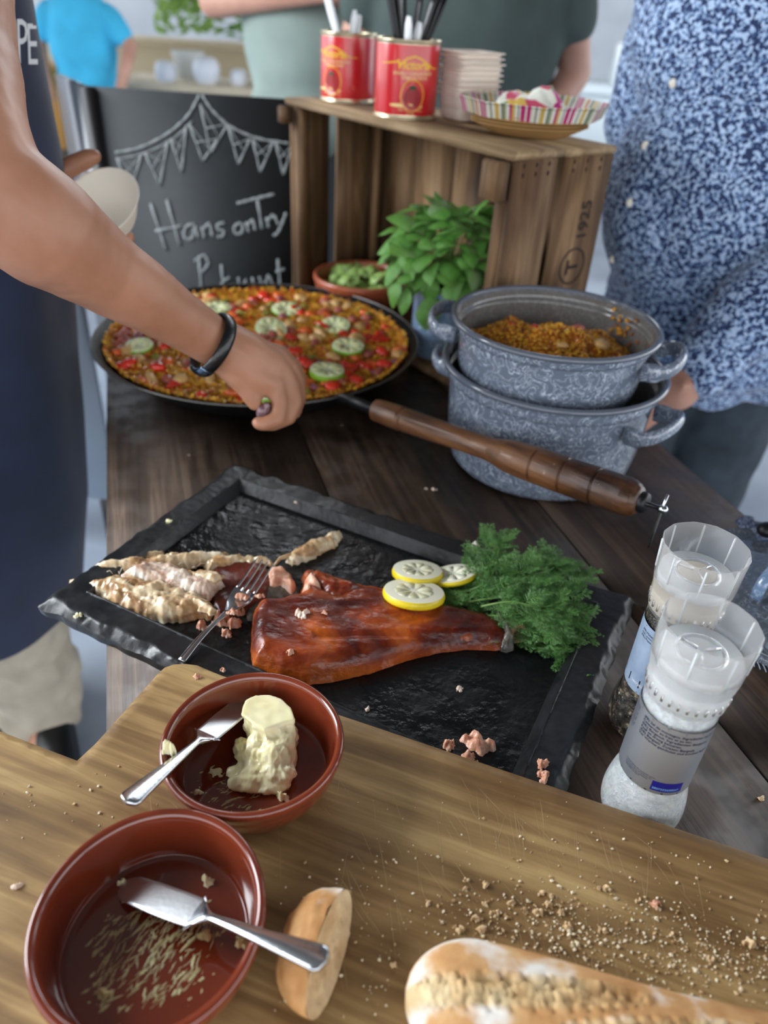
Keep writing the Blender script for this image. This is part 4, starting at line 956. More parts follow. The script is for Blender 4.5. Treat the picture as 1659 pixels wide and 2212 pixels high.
def grinder(name, lab, cen, fill, label, capm, spin, salt=True):
    root = thing(name, lab, 'spice grinder', cen)
    C0 = Vector(cen); S = 1.0
    bprof = [(0, .001), (.018, 0), (.026, .002), (.0305, .010), (.0318, .022), (.0305, .036), (.0272, .052), (.0262, .060), (.0262, .136), (.0270, .141), (.0270, .148)]
    MB().lathe(sm_prof(bprof, 2), C0, 72).build('bottle', M['clear'], root)
    fp = [(0, .0016), (.017, .0012), (.0245, .003), (.0293, .011), (.0306, .022), (.0292, .036), (.0258, .053), (.0250, .062), (.0250, .138), (0, .139)]
    pr2 = sm_prof(fp, 2); mb = MB(); mb.lathe(pr2, C0, 72, jit=lambda a, z: 1 + .008 * nz((cos(a) * 3, sin(a) * 3, z * 100), 3))
    mb.build('contents', fill, root)
    # label sleeve
    lab_ = [(.0268, .060), (.0269, .062), (.0269, .1275), (.0268, .1285)]
    MB().lathe(lab_, C0, 72).build('label', label, root)
    # cap: facetted cup with ribs
    K = 12; mb = MB()
    def fac(a, z): 
        u = ((a - spin) % (2 * pi / K)) - pi / K
        return 1 / cos(u * .85) * .985
    cp = [(.0272, .141), (.0278, .143), (.0284, .147), (.0287, .160), (.0296, .165), (.0308, .175), (.0314, .193), (.0320, .205), (.0314, .2055), (.0306, .193), (.0300, .178), (.0285, .171), (.0, .1705)]
    mb.lathe(cp, C0, 96, jit=fac); capo = mb.build('cap', M['clear2'], root, auto=30)
    MB().lathe([(.0, .144), (.0272, .1445), (.0277, .1575), (.0272, .1615), (0, .162)], C0, 60).build('grinder_head', capm, root)
    MB().lathe([(0, .1708), (.0282, .1708), (.0288, .1775), (.0284, .179), (.0, .1792)], C0, 60).build('top_disc', M['frost'], root)
    MB().lathe([(.0155, .179), (.0158, .1812), (.0175, .1812), (.0178, .179)], C0, 50).build('ring', M['clear2'], root)
    MB().lathe(sm_prof([(0, .1805), (.0145, .1803), (.015, .1795), (.0152, .179)]), C0, 40).build('centre_plate', capm, root)
    for k in range(8):
        a = spin + 2 * pi * k / 8; u = Vector((cos(a), sin(a), 0)); v = Vector((-sin(a), cos(a), 0))
        MB().box(C0 + u * .0309 + UP * .1905, (.0014, .0014, .026), (u + UP * 0, v, (UP + u * .05)), bev=.0003).build('rib', M['frost'], capo)
    for k in range(3):
        a = spin + 2.1 * k; u = Vector((cos(a), sin(a), 0)); MB().box(C0 + u * .0085 + UP * .1815, (.011, .0012, .002), (u, u.cross(UP), UP)).build('vane', M['clear2'], root)
    for k in range(30):
        a = 2 * pi * k / 30; u = Vector((cos(a), sin(a), 0))
        MB().box(C0 + u * .0283 + UP * .151, (.0012, .0016, .006), (u, u.cross(UP), UP)).build('notch', M['clear2'], capo)
    return root
SB = at(1398, 1702, .0); SB = Vector((.219, .3685, 0)) ; SB.z = T + .0004
gs = grinder('salt_grinder', 'clear salt grinder with silver label and coarse white salt, nearest the camera', SB, M['salt'], M['label_s'], M['frost'], .2)
PB = Vector((.2435, .4560, T + .0004))
gp = grinder('pepper_grinder', 'clear pepper grinder with pale blue label, behind the salt grinder', PB, M['pepper'], M['label_p'], M['frost2'], .5)
# salt crystals as small pieces against the wall
mb = MB(); rk = random.Random(9)
for k in range(500):
    a = rk.uniform(0, 2 * pi); z = rk.uniform(.003, .056); r = np.interp(z, [.003, .011, .022, .036, .053], [.0235, .0288, .0300, .0286, .0252])
    p = SB + Vector((cos(a) * r, sin(a) * r, z)); s = rk.uniform(.0008, .0018); ax = Vector((rk.gauss(0, 1), rk.gauss(0, 1), rk.gauss(0, 1))).normalized(); b = ax.orthogonal().normalized()
    mb.box(p, (s * 1.4, s, s), (ax, b, ax.cross(b)))
M['crystal'] = plain('salt_crystal', '#f4f6f7', .15, sss=.4, coat=.4)
tag(mb.build('salt_crystals', M['crystal'], gs, smooth=False), kind='stuff')
mb = MB()
for k in range(380):
    a = rk.uniform(0, 2 * pi); z = rk.uniform(.003, .056); r = np.interp(z, [.003, .011, .022, .036, .053], [.0235, .0282, .0295, .028, .0246])
    mb.ball(PB + Vector((cos(a) * r, sin(a) * r, z)), rk.uniform(.0012, .0021), nu=7, nv=5, mi=rk.choices([0, 1, 2], [6, 3, 1])[0])
tag(mb.build('peppercorn_layer', [plain('pc1', '#1d1712', .4), plain('pc2', '#55483a', .4), plain('pc3', '#c9bf9f', .4)], gp), kind='stuff')
camA = lambda P: atan2(CAM.y - P.y, CAM.x - P.x)
def label_text(root, P, txt, size, a_off, z, mat_, rot90=False, R=.0269, bold=0.0, name='label_text', lift=.00025):
    V, Fs = textmesh(txt, size, bold=bold); V, Fs = subdiv_x(V, Fs, .0035)
    vs, fs = wrap(V, Fs, P, R, camA(P) + a_off, P.z + z, rot90=rot90, lift=lift)
    MB().add(vs, fs).build(name, mat_, root, smooth=False)
txt = "(FR) Sel de montagne. Ingredients: Sel de montagne.\nConserver au frais et au sec.\n(NL) Bergzout. Ingredienten: Bergzout.\nKoel en droog bewaren.\n(DE) Bergsalz. Zutaten: Bergsalz.\nVor Warme geschutzt und trocken lagern."
label_text(gs, SB, txt, .0032, -.72, .1225, M['ink'], bold=.00004)
label_text(gs, SB, "Conservation des produits apres\nouverture dans un endroit sec\net a temperature ambiante\n28072026 lot 0271", .0019, -.80, .0755, M['ink'])
label_text(gs, SB, "Zout  Sel  Salz  Salt\nSel de montagne entier\nBergzout grof gemalen\nBergsalz grob gemahlen", .0026, -1.05, .124, M['ink'], rot90=True)
def patch(P, a0, a1, z0, z1, R, mat_, root, name):
    n_ = 14; vs = []; 
    for i in range(n_ + 1):
        a = camA(P) + a0 + (a1 - a0) * i / n_
        for z in (z0, z1): vs.append(P + Vector((cos(a) * R, sin(a) * R, z)))
    MB().add(vs, [(2 * i, 2 * i + 2, 2 * i + 3, 2 * i + 1) for i in range(n_)]).build(name, mat_, root)
patch(SB, .10, .95, .0635, .0735, .02705, M['ink_blue'], gs, 'blue_box')
label_text(gs, SB, "2807202600027", .0030, .13, .0655, plain('cyan_print', '#7fb2e0', .5), R=.02705, bold=.00003)
for z, h_, mt in ((.0606, .0012, 'ink_black'), (.1258, .0005, 'copper'), (.1273, .0004, 'ink')): patch(SB, 0, 2 * pi, z, z + h_, .02702, M[mt], gs, 'label_line')
patch(PB, 0, 2 * pi, .0660, .0745, .02702, M['ink_black'], gp, 'black_band')
label_text(gp, PB, "28072026 09678", .0034, -.75, .0688, M['ink_white'], R=.0271, bold=.00004)
label_text(gp, PB, "(FR) Melange de poivres. Ingredients: poivre\nnoir, poivre blanc, poivre vert.\n(NL) Pepermix. Koel en droog bewaren.", .0030, -1.0, .121, M['ink'])
for z, h_, mt in ((.0610, .0006, 'ink'), (.1265, .0005, 'ink')): patch(PB, 0, 2 * pi, z, z + h_, .02702, M[mt], gp, 'label_line')
# ================================================================ LID on a patterned band, napkin behind
LC = Vector((.4575, .645, T)); LR = .128
lid = thing('pot_lid', 'grey marbled enamel pot lid lying at the right table edge', 'lid', LC + UP * .004)
MB().lathe(sm_prof([(0, .020), (LR * .5, .017), (LR * .8, .012), (LR * .92, .010), (LR * .95, .0145), (LR * .985, .0135), (LR, .0075), (LR * .985, .0045), (LR * .93, .006), (LR * .8, .0085), (LR * .5, .0125), (0, .0155)], 2), LC, 110).build('lid_plate', M['enamel_lid'], lid)
la = at(1632, 1290, .022); 
hu = Vector((.75, .66, 0)).normalized(); hc = la + hu * .045
pts = [hc + hu * (-.045 * cos(t)) + UP * (-.002 + .036 * sin(t) ** .6) for t in np.linspace(0.0, pi, 20)]
MB().tube(pts, [.0065] * 20, 12, flat=.5, up=UP).build('lid_handle', M['enamel_blue'], lid)
# woven band / trivet edge under the lid
tv = MB(); nseg = 150
tri = thing('woven_trivet', 'black and white woven trivet under the marbled lid', 'trivet', LC)
MB().lathe([(0, .0005), (LR * 1.0, .0005), (LR * 1.035, .003), (LR * 1.0, .0055), (0, .0055)], LC, 90).build('trivet_base', plain('black_weave', '#131418', .8), tri)
for k in range(nseg):
    a = 2 * pi * k / nseg; da = .05
    P = [LC + Vector((cos(a + da * s) * LR * rr_, sin(a + da * s) * LR * rr_, z)) for s, rr_, z in ((0, .985, .0062), (.5, 1.012, .0060), (1.0, 1.036, .0034))]
    tv.tube(P, .0004, 5)
tag(tv.build('stitching', plain('white_thread', '#b9c0cc', .8), tri), kind='stuff')
M['check'] = enamel('blue_check_cloth', '#2c3a5c', '#c5d0e4', 160, .8)
mbn = MB(); na = at(1612, 1138, .010)
for dx, dy, r in ((0, 0, .012), (.012, -.008, .010), (.022, -.02, .012), (.010, -.024, .008), (.034, -.028, .010)): mbn.ball(na + Vector((dx, dy, r * .4)), (r * 1.2, r, r * .8), nu=12, nv=8)
o = remesh(mbn, 'checked_cloth', M['check'], .0016, 3, disp=lambda p, n_: .0015 * nz(p, 160)); tag(o, 'crumpled blue and white checked cloth beyond the lid', 'cloth')
kb = at(1655, 1152, .018); o = MB().ball(kb, (.013, .011, .010)).build('black_knob', M['black_plastic']); tag(o, 'black knob at the right frame edge beside the checked cloth', 'knob')
o.location.z = T + .013
# ================================================================ BREAD
crust = noisy('bread_crust', [(.3, c('#b07a44')), (.5, c('#cf9d66')), (.7, c('#e0bd8c'))], scale=28, detail=8, rough=.7, bump=.5, bscale=130, bdist=.0015, spots=('#f0ebe2', 26, .50, .62), attr=[(.3, c('#a4713c')), (.5, c('#dcb985')), (.7, c('#f1dfb4'))])
crust2 = noisy('bread_heel_crust', [(.3, c('#b37a42')), (.5, c('#cd9a60')), (.7, c('#ddb27a'))], scale=34, detail=8, rough=.65, bump=.5, bscale=150, bdist=.0012, spots=('#efe9df', 20, .54, .64))
crumbm = noisy('bread_crumb', [(.3, c('#b58f62')), (.5, c('#cbab80')), (.7, c('#dcc29a'))], scale=45, detail=8, rough=.85, bump=1.0, bscale=90, bdist=.003, sss=.1)
A_ = at(878, 2120, BZ + .026); B_ = at(1720, 2330, BZ + .026); A_.z = B_.z = T + BZ + .0245
bd = (B_ - A_).normalized(); bs = Vector((-bd.y, bd.x, 0)); BL = .34
loaf = thing('baguette', 'flour-dusted crusty baguette on the board at the bottom right', 'bread', A_ + bd * .15 - UP * .0245)
NU, NV = 260, 96; vs = []; av = []
slashes = [(.055, .34), (.16, .46), (.27, .58)]
for i in range(NU + 1):
    t = i / NU; u = t * BL
    e = min(1, sqrt(max(0, 1 - (1 - min(u / .040, 1)) ** 2))) * min(1, sqrt(max(0, 1 - (1 - min((BL - u) / .035, 1)) ** 2)) + .001)
    Rw = (.0325 + .002 * sin(u * 30)) * (e + .002); Rh = .0275 * (e ** .8 + .002)
    for k in range(NV):
        a = 2 * pi * k / NV; y, z = cos(a) * Rw, sin(a) * Rh
        if z < -.017: z = -.017 + (z + .017) * .15
        m_ = 0.0
        if z > 0:
            for sc_, _ in slashes:
                # slanted slash: a band in (u, y)
                q = (u - sc_ - (y + .0) * 1.9) ; L_ = .036
                v_ = y + .001
                if abs(q) < .055:
                    wdt = .0125 * sqrt(max(0, 1 - (q / .055) ** 2)); dd = abs(v_ - .10 * q * 0) 
                    dist_ = abs(y * .9 - q * .18)
                    if dist_ < wdt: m_ = max(m_, min(1, (wdt - dist_) / .0035))
        p = Vector((u * 8, y * 60, z * 60))
        rough_ = .0010 * nz(p, .5, 2) + (.0022 * m_ * (nz((u * 70, y * 150, z * 40), 2.3, 5) + .8 * nz((u * 100, y * 130, z * 60), 5.5, 5)) + (.0016 if m_ > .1 and m_ < .75 else 0) - .0018 * (m_ > .75))
        rr_ = 1 + rough_ / .03 * 1.2
        vs.append(A_ + bd * u + bs * (y * rr_) + UP * (z * rr_ - .007)); av.append(m_)
fs = [(i * NV + k, (i + 1) * NV + k, (i + 1) * NV + (k + 1) % NV, i * NV + (k + 1) % NV) for i in range(NU) for k in range(NV)]
fs += [tuple(range(NV)), tuple(NU * NV + k for k in range(NV))[::-1]]
MB().add(vs, fs, 0, av).build('crust', crust, loaf)
# heel
hl = thing('bread_heel', 'cut-off rounded end piece of bread beside the near bowl', 'bread', at(690, 2090, BZ))
hb = at(700, 2178, BZ); ht = at(768, 1950, BZ + .022)
# cut plane through px (762..700) line; crust bulges left
P1 = at(704, 2172, BZ + .004); P2 = at(768, 1962, BZ + .010); ax_ = (P2 - P1); HLn = .074; ax_.z = 0; ax_.normalize(); ou = Vector((-ax_.y, ax_.x, 0))
if ou.x > 0: ou = -ou
cutc = (at(706, 2168, BZ + .005) + at(762, 1985, BZ + .02)) / 2; cutc.z = T + BZ
vs = []; NVV = 60; NUU = 26; fs = []; Wd = .040
def prof_(ph):  # half-moon outline of the cut face: ph 0..2pi -> (along, up)
    return cos(ph) * HLn / 2, .0195 + sin(ph) * .0195 * (1 if sin(ph) > 0 else 1.0)
for i in range(NUU + 1):
    t = i / NUU; k_ = sqrt(max(0, 1 - t ** 2.2))
    for k in range(NVV):
        x, z = prof_(2 * pi * k / NVV); z = .0195 + (z - .0195) * (k_ ** .8); x = x * k_ ** .9 + .004 * (1 - k_)
        w_ = Wd * t * (1 + .04 * nz((x * 60, z * 60, t * 3), 1))
        n1 = .0012 * nz((x, w_, z), 110)
        lean = .013 * (1 - t) * (z / .039)
        vs.append(cutc + ax_ * (x * (1 + n1 * 8)) + ou * (w_ * (1 - .12 * z / .039) + n1 + lean * (1)) + UP * max(.0006, z + n1))
fs = [(i * NVV + k, i * NVV + (k + 1) % NVV, (i + 1) * NVV + (k + 1) % NVV, (i + 1) * NVV + k) for i in range(NUU) for k in range(NVV)] + [tuple(NUU * NVV + k for k in range(NVV))]
MB().add(vs, fs).build('crust', crust2, hl)
vs2 = []; rings = 14
for j in range(rings + 1):
    q = 1 - j / rings
    for k in range(NVV):
        x, z = prof_(2 * pi * k / NVV); xx, zz = x * q, .0195 + (z - .0195) * q; lean = .013 * (zz / .039)
        bump_ = (.0022 * nz((xx, zz, 3), 140) + .0016 * nz((xx, zz, 9), 330)) * (1 if j else 0)
        vs2.append(cutc + ax_ * xx + ou * (lean - bump_ - .0003) + UP * max(.0006, zz))
fs2 = [(j * NVV + k, (j + 1) * NVV + k, (j + 1) * NVV + (k + 1) % NVV, j * NVV + (k + 1) % NVV) for j in range(rings) for k in range(NVV)]
MB().add(vs2, fs2).build('crumb_face', crumbm, hl)
# crumbs
M['crc'] = noisy('toasted_crumb', [(.3, c('#b98d58')), (.5, c('#dcc096')), (.7, c('#ecdcb8'))], scale=160, rough=.8, bump=.3, bscale=300)
mb = MB(); rc = random.Random(17)
def crumb(p, s):
    a = Vector((rc.gauss(0, 1), rc.gauss(0, 1), rc.gauss(0, 1))).normalized(); b = a.orthogonal().normalized(); e = a.cross(b)
    vs = [p + a * s * rc.uniform(.6, 1.3), p - a * s * rc.uniform(.6, 1.3), p + b * s * rc.uniform(.5, 1), p - b * s * rc.uniform(.5, 1), p + e * s * rc.uniform(.4, .8), p - e * s * rc.uniform(.4, .8)]
    for v in vs: v.z = max(v.z, p.z - s * .4)
    mb.add(vs, [(0, 2, 4), (2, 1, 4), (1, 3, 4), (3, 0, 4), (2, 0, 5), (1, 2, 5), (3, 1, 5), (0, 3, 5)], rc.choice([0, 1, 1]))
clusters = [(1190, 1960, 45, 30, 60), (1230, 2010, 70, 35, 120), (1040, 1975, 60, 35, 80), (1370, 2040, 90, 40, 170), (1480, 2060, 100, 50, 190), (1560, 2070, 90, 50, 170), (1150, 2020, 120, 30, 80), (1420, 1950, 60, 25, 40), (1100, 1850, 220, 80, 120), (720, 1900, 120, 60, 40), (120, 1700, 120, 80, 60), (350, 1560, 60, 50, 15), (870, 2000, 60, 50, 40), (640, 2100, 80, 80, 20), (820, 2130, 30, 50, 25), (1630, 2090, 40, 40, 70), (1500, 1860, 90, 30, 20)]
for cx, cy, sx_, sy_, n_ in clusters:
    for k in range(n_):
        x, y = rc.gauss(cx, sx_), rc.gauss(cy, sy_)
        if y < 1470 + (x - 480) * .336 or (x < 490 and y < 1640): continue
        if y > 2010 + (x - 870) * .3 and x > 865: continue
        p = at(x, y, BZ); p2 = p.to_2d()
        if (p2 - BOWL1.to_2d()).length < BR1 + .003 or (p2 - BOWL2.to_2d()).length < BR2 + .003: continue
        s = min(.0022, abs(rc.gauss(0, .0007)) + .00035); crumb(p + UP * s * .4, s)
o = mb.build('bread_crumbs', [crumbm, plain('pale_crumb', '#ecdfc2', .8)], smooth=False); tag(o, 'scatter of pale bread crumbs over the cutting board', 'crumbs', kind='stuff')
for k, (x, y, s) in enumerate(((1008, 1902, .0030), (1050, 1912, .0035), (1006, 1922, .0028), (1190, 1935, .0034), (1170, 1930, .0030), (1048, 1952, .0038), (1104, 1952, .0034), (1028, 1985, .0045), (1070, 1975, .0042), (992, 2010, .0048), (1040, 2008, .0045), (1165, 1970, .0042), (1182, 1955, .0036), (1212, 1972, .0038), (1225, 2000, .0035), (1300, 2008, .0032), (1310, 1920, .0034), (1450, 2020, .0034), (1620, 2040, .0055), (1380, 1945, .0035), (1532, 2072, .0038), (633, 1980, .0035), (850, 2085, .0035), (924, 1950, .003))):
    dab(x, y, BZ, s, 400 + k, 'larger crust crumb on the cutting board', M['crc'], name='crust_crumb', cat='crumb', th=.7, group='larger crust crumbs')
# ================================================================ CRATE
CB = Vector((.1439, 1.0948, 0)); CR = .6706; CL, CD_, CH = .60, .21, .373
ca_ = Vector((-sin(CR), cos(CR), 0)); cc_ = Vector((cos(CR), sin(CR), 0))
def K3(a, d, z): return CB + ca_ * a + cc_ * d + UP * (T + z)
crate = thing('wooden_crate', 'old wooden fruit crate on its side, stencilled 1925 on its end', 'crate', K3(CL / 2, CD_ / 2, 0))
def cbox(name, a0, a1, d0, d1, z0, z1, m_='crate', bev=.0012):
    return MB().box(K3((a0 + a1) / 2, (d0 + d1) / 2, (z0 + z1) / 2), (a1 - a0, d1 - d0, z1 - z0), (ca_, cc_, UP), bev=bev).build('slat', M[m_], crate)
th = .011
cbox('s', 0, CL, -.006, .098, CH - th, CH, 'crate_top', .002); cbox('s', .002, CL, .104, CD_ + .004, CH - th - .001, CH - .002, 'crate_top')
cbox('s', 0, CL, 0, .095, 0.0005, th); cbox('s', 0, CL, .108, CD_, 0.0005, th)
for a0, a1 in ((.0005, th), (CL - th, CL - .0005)):
    cbox('s', a0, a1, .004, .088, th, CH - th - .0005); cbox('s', a0, a1, .108, CD_ - .001, th, CH - th - .0015)
n_b = 5; wb_ = (CL - .03) / n_b
for k in range(n_b): cbox('s', .015 + k * wb_ + .004, .015 + (k + 1) * wb_ - .004, CD_ - .012 + .012, CD_ + .011, .0005, CH - th - .002 - .0005)
for a in (th + .012, CL - th - .012):
    for d in (.016, CD_ - .015):
        MB().box(K3(a, d, CH / 2), (.022, .022, CH - 2 * th - .002), (ca_, cc_, UP), bev=.002).build('corner_post', M['crate'], crate)
for a, zz in ((.022, CH - th - .027), (CL - .012, CH - th - .016)):
    MB().box(K3(a, -.012, zz), (.036 if a < .1 else .02, .022, .050 if a < .1 else .028), (ca_, cc_, UP), bev=.002).build('corner_block', M['crate'], crate)
# stencils on the right end board (plane a = 0, facing -ca_)
def stencil(txt, size, d, z, bold, name):
    V, Fs = textmesh(txt, size, bold=bold, res=3)
    vs = [K3(-.0006, d - v.y, z + v.x) for v in V]   # rotated a quarter turn
    MB().add(vs, Fs).build(name, M['stencil'], crate, smooth=False)
M['stencil'] = plain('faded_black_stencil', '#2a211b', .9)
stencil('1925', .030, .178, .240, .0006, 'stencil')
stencil('T', .036, .172, .190, .0010, 'stencil')
cc2 = K3(-.0006, .160, .202); mb = MB(); 
for r0, r1 in ((.0255, .0285),):
    vs = []; 
    for k in range(48):
        a = 2 * pi * k / 48
        for r in (r0, r1): vs.append(cc2 + cc_ * (cos(a) * r) + UP * (sin(a) * r))
    mb.add(vs, [(2 * k, 2 * ((k + 1) % 48), 2 * ((k + 1) % 48) + 1, 2 * k + 1) for k in range(48)])
mb.build('stencil', M['stencil'], crate, smooth=False)
mb = MB()
for d in (.02, .045, .07, .122, .15, .18):
    for z in (CH - .018, CH - .03): mb.box(K3(-.0004, d, z), (.001, .0022, .0055), (ca_, cc_, UP))
mb.build('nail_row', M['stencil'], crate)
# ================================================================ TINS with cutlery
M['tin_red'] = noisy('red_tin_label', [(.3, c('#b5161c')), (.7, c('#c9202a'))], scale=20, rough=.28, bump=.02, coat=.4)
M['gold'] = plain('gold_print', '#dcab2c', .4); M['cream'] = plain('cream_print', '#e0c684', .5); M['tin_metal'] = plain('tin_metal', '#c8bda0', .3, .9)
def tin(cen, R, hh, lab, face, label=True):
    root = thing('food_tin', lab, 'tin', cen, 'red tomato tins')
    C0 = Vector(cen)
    MB().lathe([(0, .001), (R * .93, .001), (R * .94, .0), (R * 1.01, .0), (R * 1.012, .003), (R * .99, .004), (R * .985, .006), (R * .985, hh - .006), (R * .99, hh - .004), (R * 1.012, hh - .003), (R * 1.01, hh), (R * .97, hh), (R * .96, hh - .003), (R * .955, .004), (0, .003)], C0, 64).build('can_body', M['tin_metal'], root)
    MB().lathe([(R * .992, .007), (R * .994, .0075), (R * .994, hh - .0075), (R * .992, hh - .007)], C0, 64).build('label', M['tin_red'], root)
    RL = R * .997
    def curve_strip(pts, wd, mt, nm):
        vs = []
        P = [Vector(p) for p in pts]; P2 = []
        for i in range(len(P) - 1):
            for j in range(5): P2.append(P[i].lerp(P[i + 1], j / 5))
        P2.append(P[-1])
        for i, p in enumerate(P2):
            t = (P2[min(i + 1, len(P2) - 1)] - P2[max(i - 1, 0)]).normalized(); n_ = Vector((-t.y, t.x))
            k = sin(pi * (i + .5) / len(P2)) ** .4
            for s in (-1, 1):
                q = p + n_ * wd * s * k; a = face + q.x / R; vs.append(C0 + Vector((cos(a) * RL, sin(a) * RL, q.y)))
        MB().add(vs, [(2 * i, 2 * i + 2, 2 * i + 3, 2 * i + 1) for i in range(len(P2) - 1)]).build(nm, M[mt], root)
    curve_strip([(-.052, hh * .70), (-.035, hh * .71), (-.02, hh * .73), (-.013, hh * .70), (-.006, hh * .77), (.006, hh * .80), (.018, hh * .77), (.03, hh * .70), (.042, hh * .66), (.055, hh * .66)], .0014, 'gold', 'gold_wave')
    def tx(s, size, x, z, mt, bold=0, shear=0):
        V, Fs = textmesh(s, size, bold=bold); V, Fs = subdiv_x(V, Fs, .006)
        for v in V: v.x += shear * v.y
        W_ = max(v.x for v in V); vs, fs = wrap([Vector((v.x - W_ / 2 + x, v.y, 0)) for v in V], Fs, C0, R, face, C0.z + z, lift=0, Rf=lambda z_: RL)
        MB().add(vs, fs).build('label_text', M[mt], root, smooth=False)
    tx('Victoria', .0175, .006, hh * .645, 'gold', .0006, .2); tx('DOUBLE CONCENTRATE', .0058, .006, hh * .575, 'cream', .0001); tx('TOMATO PASTE', .0058, .008, hh * .52, 'cream', .0001)
    tx('NET WEIGHT 850 g', .0046, .004, hh * .12, 'cream'); tx('28-30%', .0046, .004, hh * .07, 'cream')
    # plain tomato emblem in a gold outline
    def disc(cx, cz, rx, rz, mt, lift, n_=28, nm='tomato_emblem'):
        vs = []
        for k in range(n_):
            a = 2 * pi * k / n_; x, z = cx + cos(a) * rx, cz + sin(a) * rz; aa = face + x / R; vs.append(C0 + Vector((cos(aa) * (RL + lift), sin(aa) * (RL + lift), z)))
        MB().add(vs, [tuple(range(n_))]).build(nm, M[mt], root, smooth=False)
    disc(.006, hh * .315, .0195, .0225, 'gold', .0003, nm='emblem_outline'); disc(.006, hh * .315, .0178, .0208, 'tin_red', .0005, nm='emblem_field'); disc(.006, hh * .29, .0145, .0150, 'tom', .0007)
    disc(.006, hh * .42, .006, .003, 'leaf_dark', .0009, 10, 'emblem_leaf')
    curve_strip([(-.030, hh * .19), (-.01, hh * .19), (.012, hh * .185), (.024, hh * .18)], .0028, 'cream', 'cream_ribbon')
    return root
M['tom'] = plain('tomato_print', '#8f1116', .4); M['leaf_dark'] = plain('leaf_print', '#26401c', .6)
t2 = K3(.327, .064, CH); t1 = K3(.53, .088, CH)
def aimed(P, off): return camA(P) + off
tin(t2, .051, .110, 'front red tomato tin holding black cutlery on the crate', aimed(t2, .1))
tin(t1, .050, .108, 'blurred red tomato tin behind and left, holding white knives', aimed(t1, -.75))
def cut(P, dx, dy, L, mt, lab, grp, wd=.009, tip=0):
    base = Vector((P.x - dx * .3, P.y - dy * .3, P.z + .006)); d = Vector((dx, dy, .11)).normalized(); n_ = d.orthogonal().normalized()
    pts = [base + d * (L * t) for t in np.linspace(0, 1, 12)]; rad = [wd * (.55 + .45 * t) for t in np.linspace(0, 1, 12)]; rad[-1] *= .55; rad[-2] *= .9
    o = MB().tube(pts, rad, 10, flat=.35).build('cutlery_handle' if mt == 'black_plastic' else 'plastic_knife', M[mt]); tag(o, lab, 'cutlery', grp); return o
for (dx, dy, L), wh in zip(((-.022, .01, .185), (-.030, .005, .195), (-.012, .02, .18), (.012, .01, .165), (.038, .0, .175), (.045, .006, .18), (.034, .012, .185), (.030, -.006, .17)), ('second from the left', 'leftmost', 'third from the left', 'fourth from the left, short', 'second from the right', 'rightmost and most tilted', 'third from the right', 'nearest of the tilted ones, short')):
    cut(t2, dx, dy, L, 'black_plastic', 'black plastic cutlery handle in the front red tin, ' + wh, 'black cutlery in the front tin')
M['whitep'] = plain('white_plastic', '#dfe2e6', .35)
for (dx, dy, L), wh in zip(((-.002, -.02, .135), (.018, -.02, .13)), ('left', 'right')): cut(t2, dx, dy, L, 'whitep', wh + ' one of two white cutlery ends among the black handles', 'white cutlery in the front tin')
for dx, dy, L in ((-.036, -.01, .172),): cut(t1, dx, dy, L, 'whitep', 'white plastic knife tip standing in the rear left tin', None, wd=.0115)
for (dx, dy, L), wh in zip(((.01, .0, .135), (.02, .01, .13)), ('left', 'right')): cut(t1, dx, dy, L, 'whitep', wh + ' one of two short white cutlery ends in the rear tin', 'short white cutlery')
# stack of paper bowls
M['paperbowl'] = plain('pale_card', '#d9ccc0', .6, sss=.1)
proto = None
for k in range(9):
    z = .0075 * k
    p = K3(.272, .152, CH) + UP * z + Vector((.0018 * sin(k * 2.3), .0015 * cos(k * 1.7), 0))
    if proto is None:
        def sq(a, z_): return 1 / (abs(cos(a)) ** 6 + abs(sin(a)) ** 6) ** (1 / 6) if 1 else 1
        cr_ = CR + .4
        proto = MB().lathe(sm_prof([(0, 0), (.034, 0), (.040, .004), (.0420, .03), (.0430, .0355), (.0490, .0360), (.0490, .0378), (.0425, .0378), (.040, .03), (.038, .006), (0, .0015)], 1), (0, 0, 0), 64, jit=lambda a, z_: sq(a + cr_, z_) * .88).build('card_bowl', M['paperbowl'], local=True)
        q = proto
    else: q = proto.copy(); COL.objects.link(q)
    q.location = p; tag(q, ['bottom', 'second lowest', 'third lowest', 'fourth lowest', 'middle', 'fourth highest', 'third highest', 'second highest', 'topmost'][k] + ' white card bowl in the stack beside the tins', 'bowl', 'stack of white card bowls')
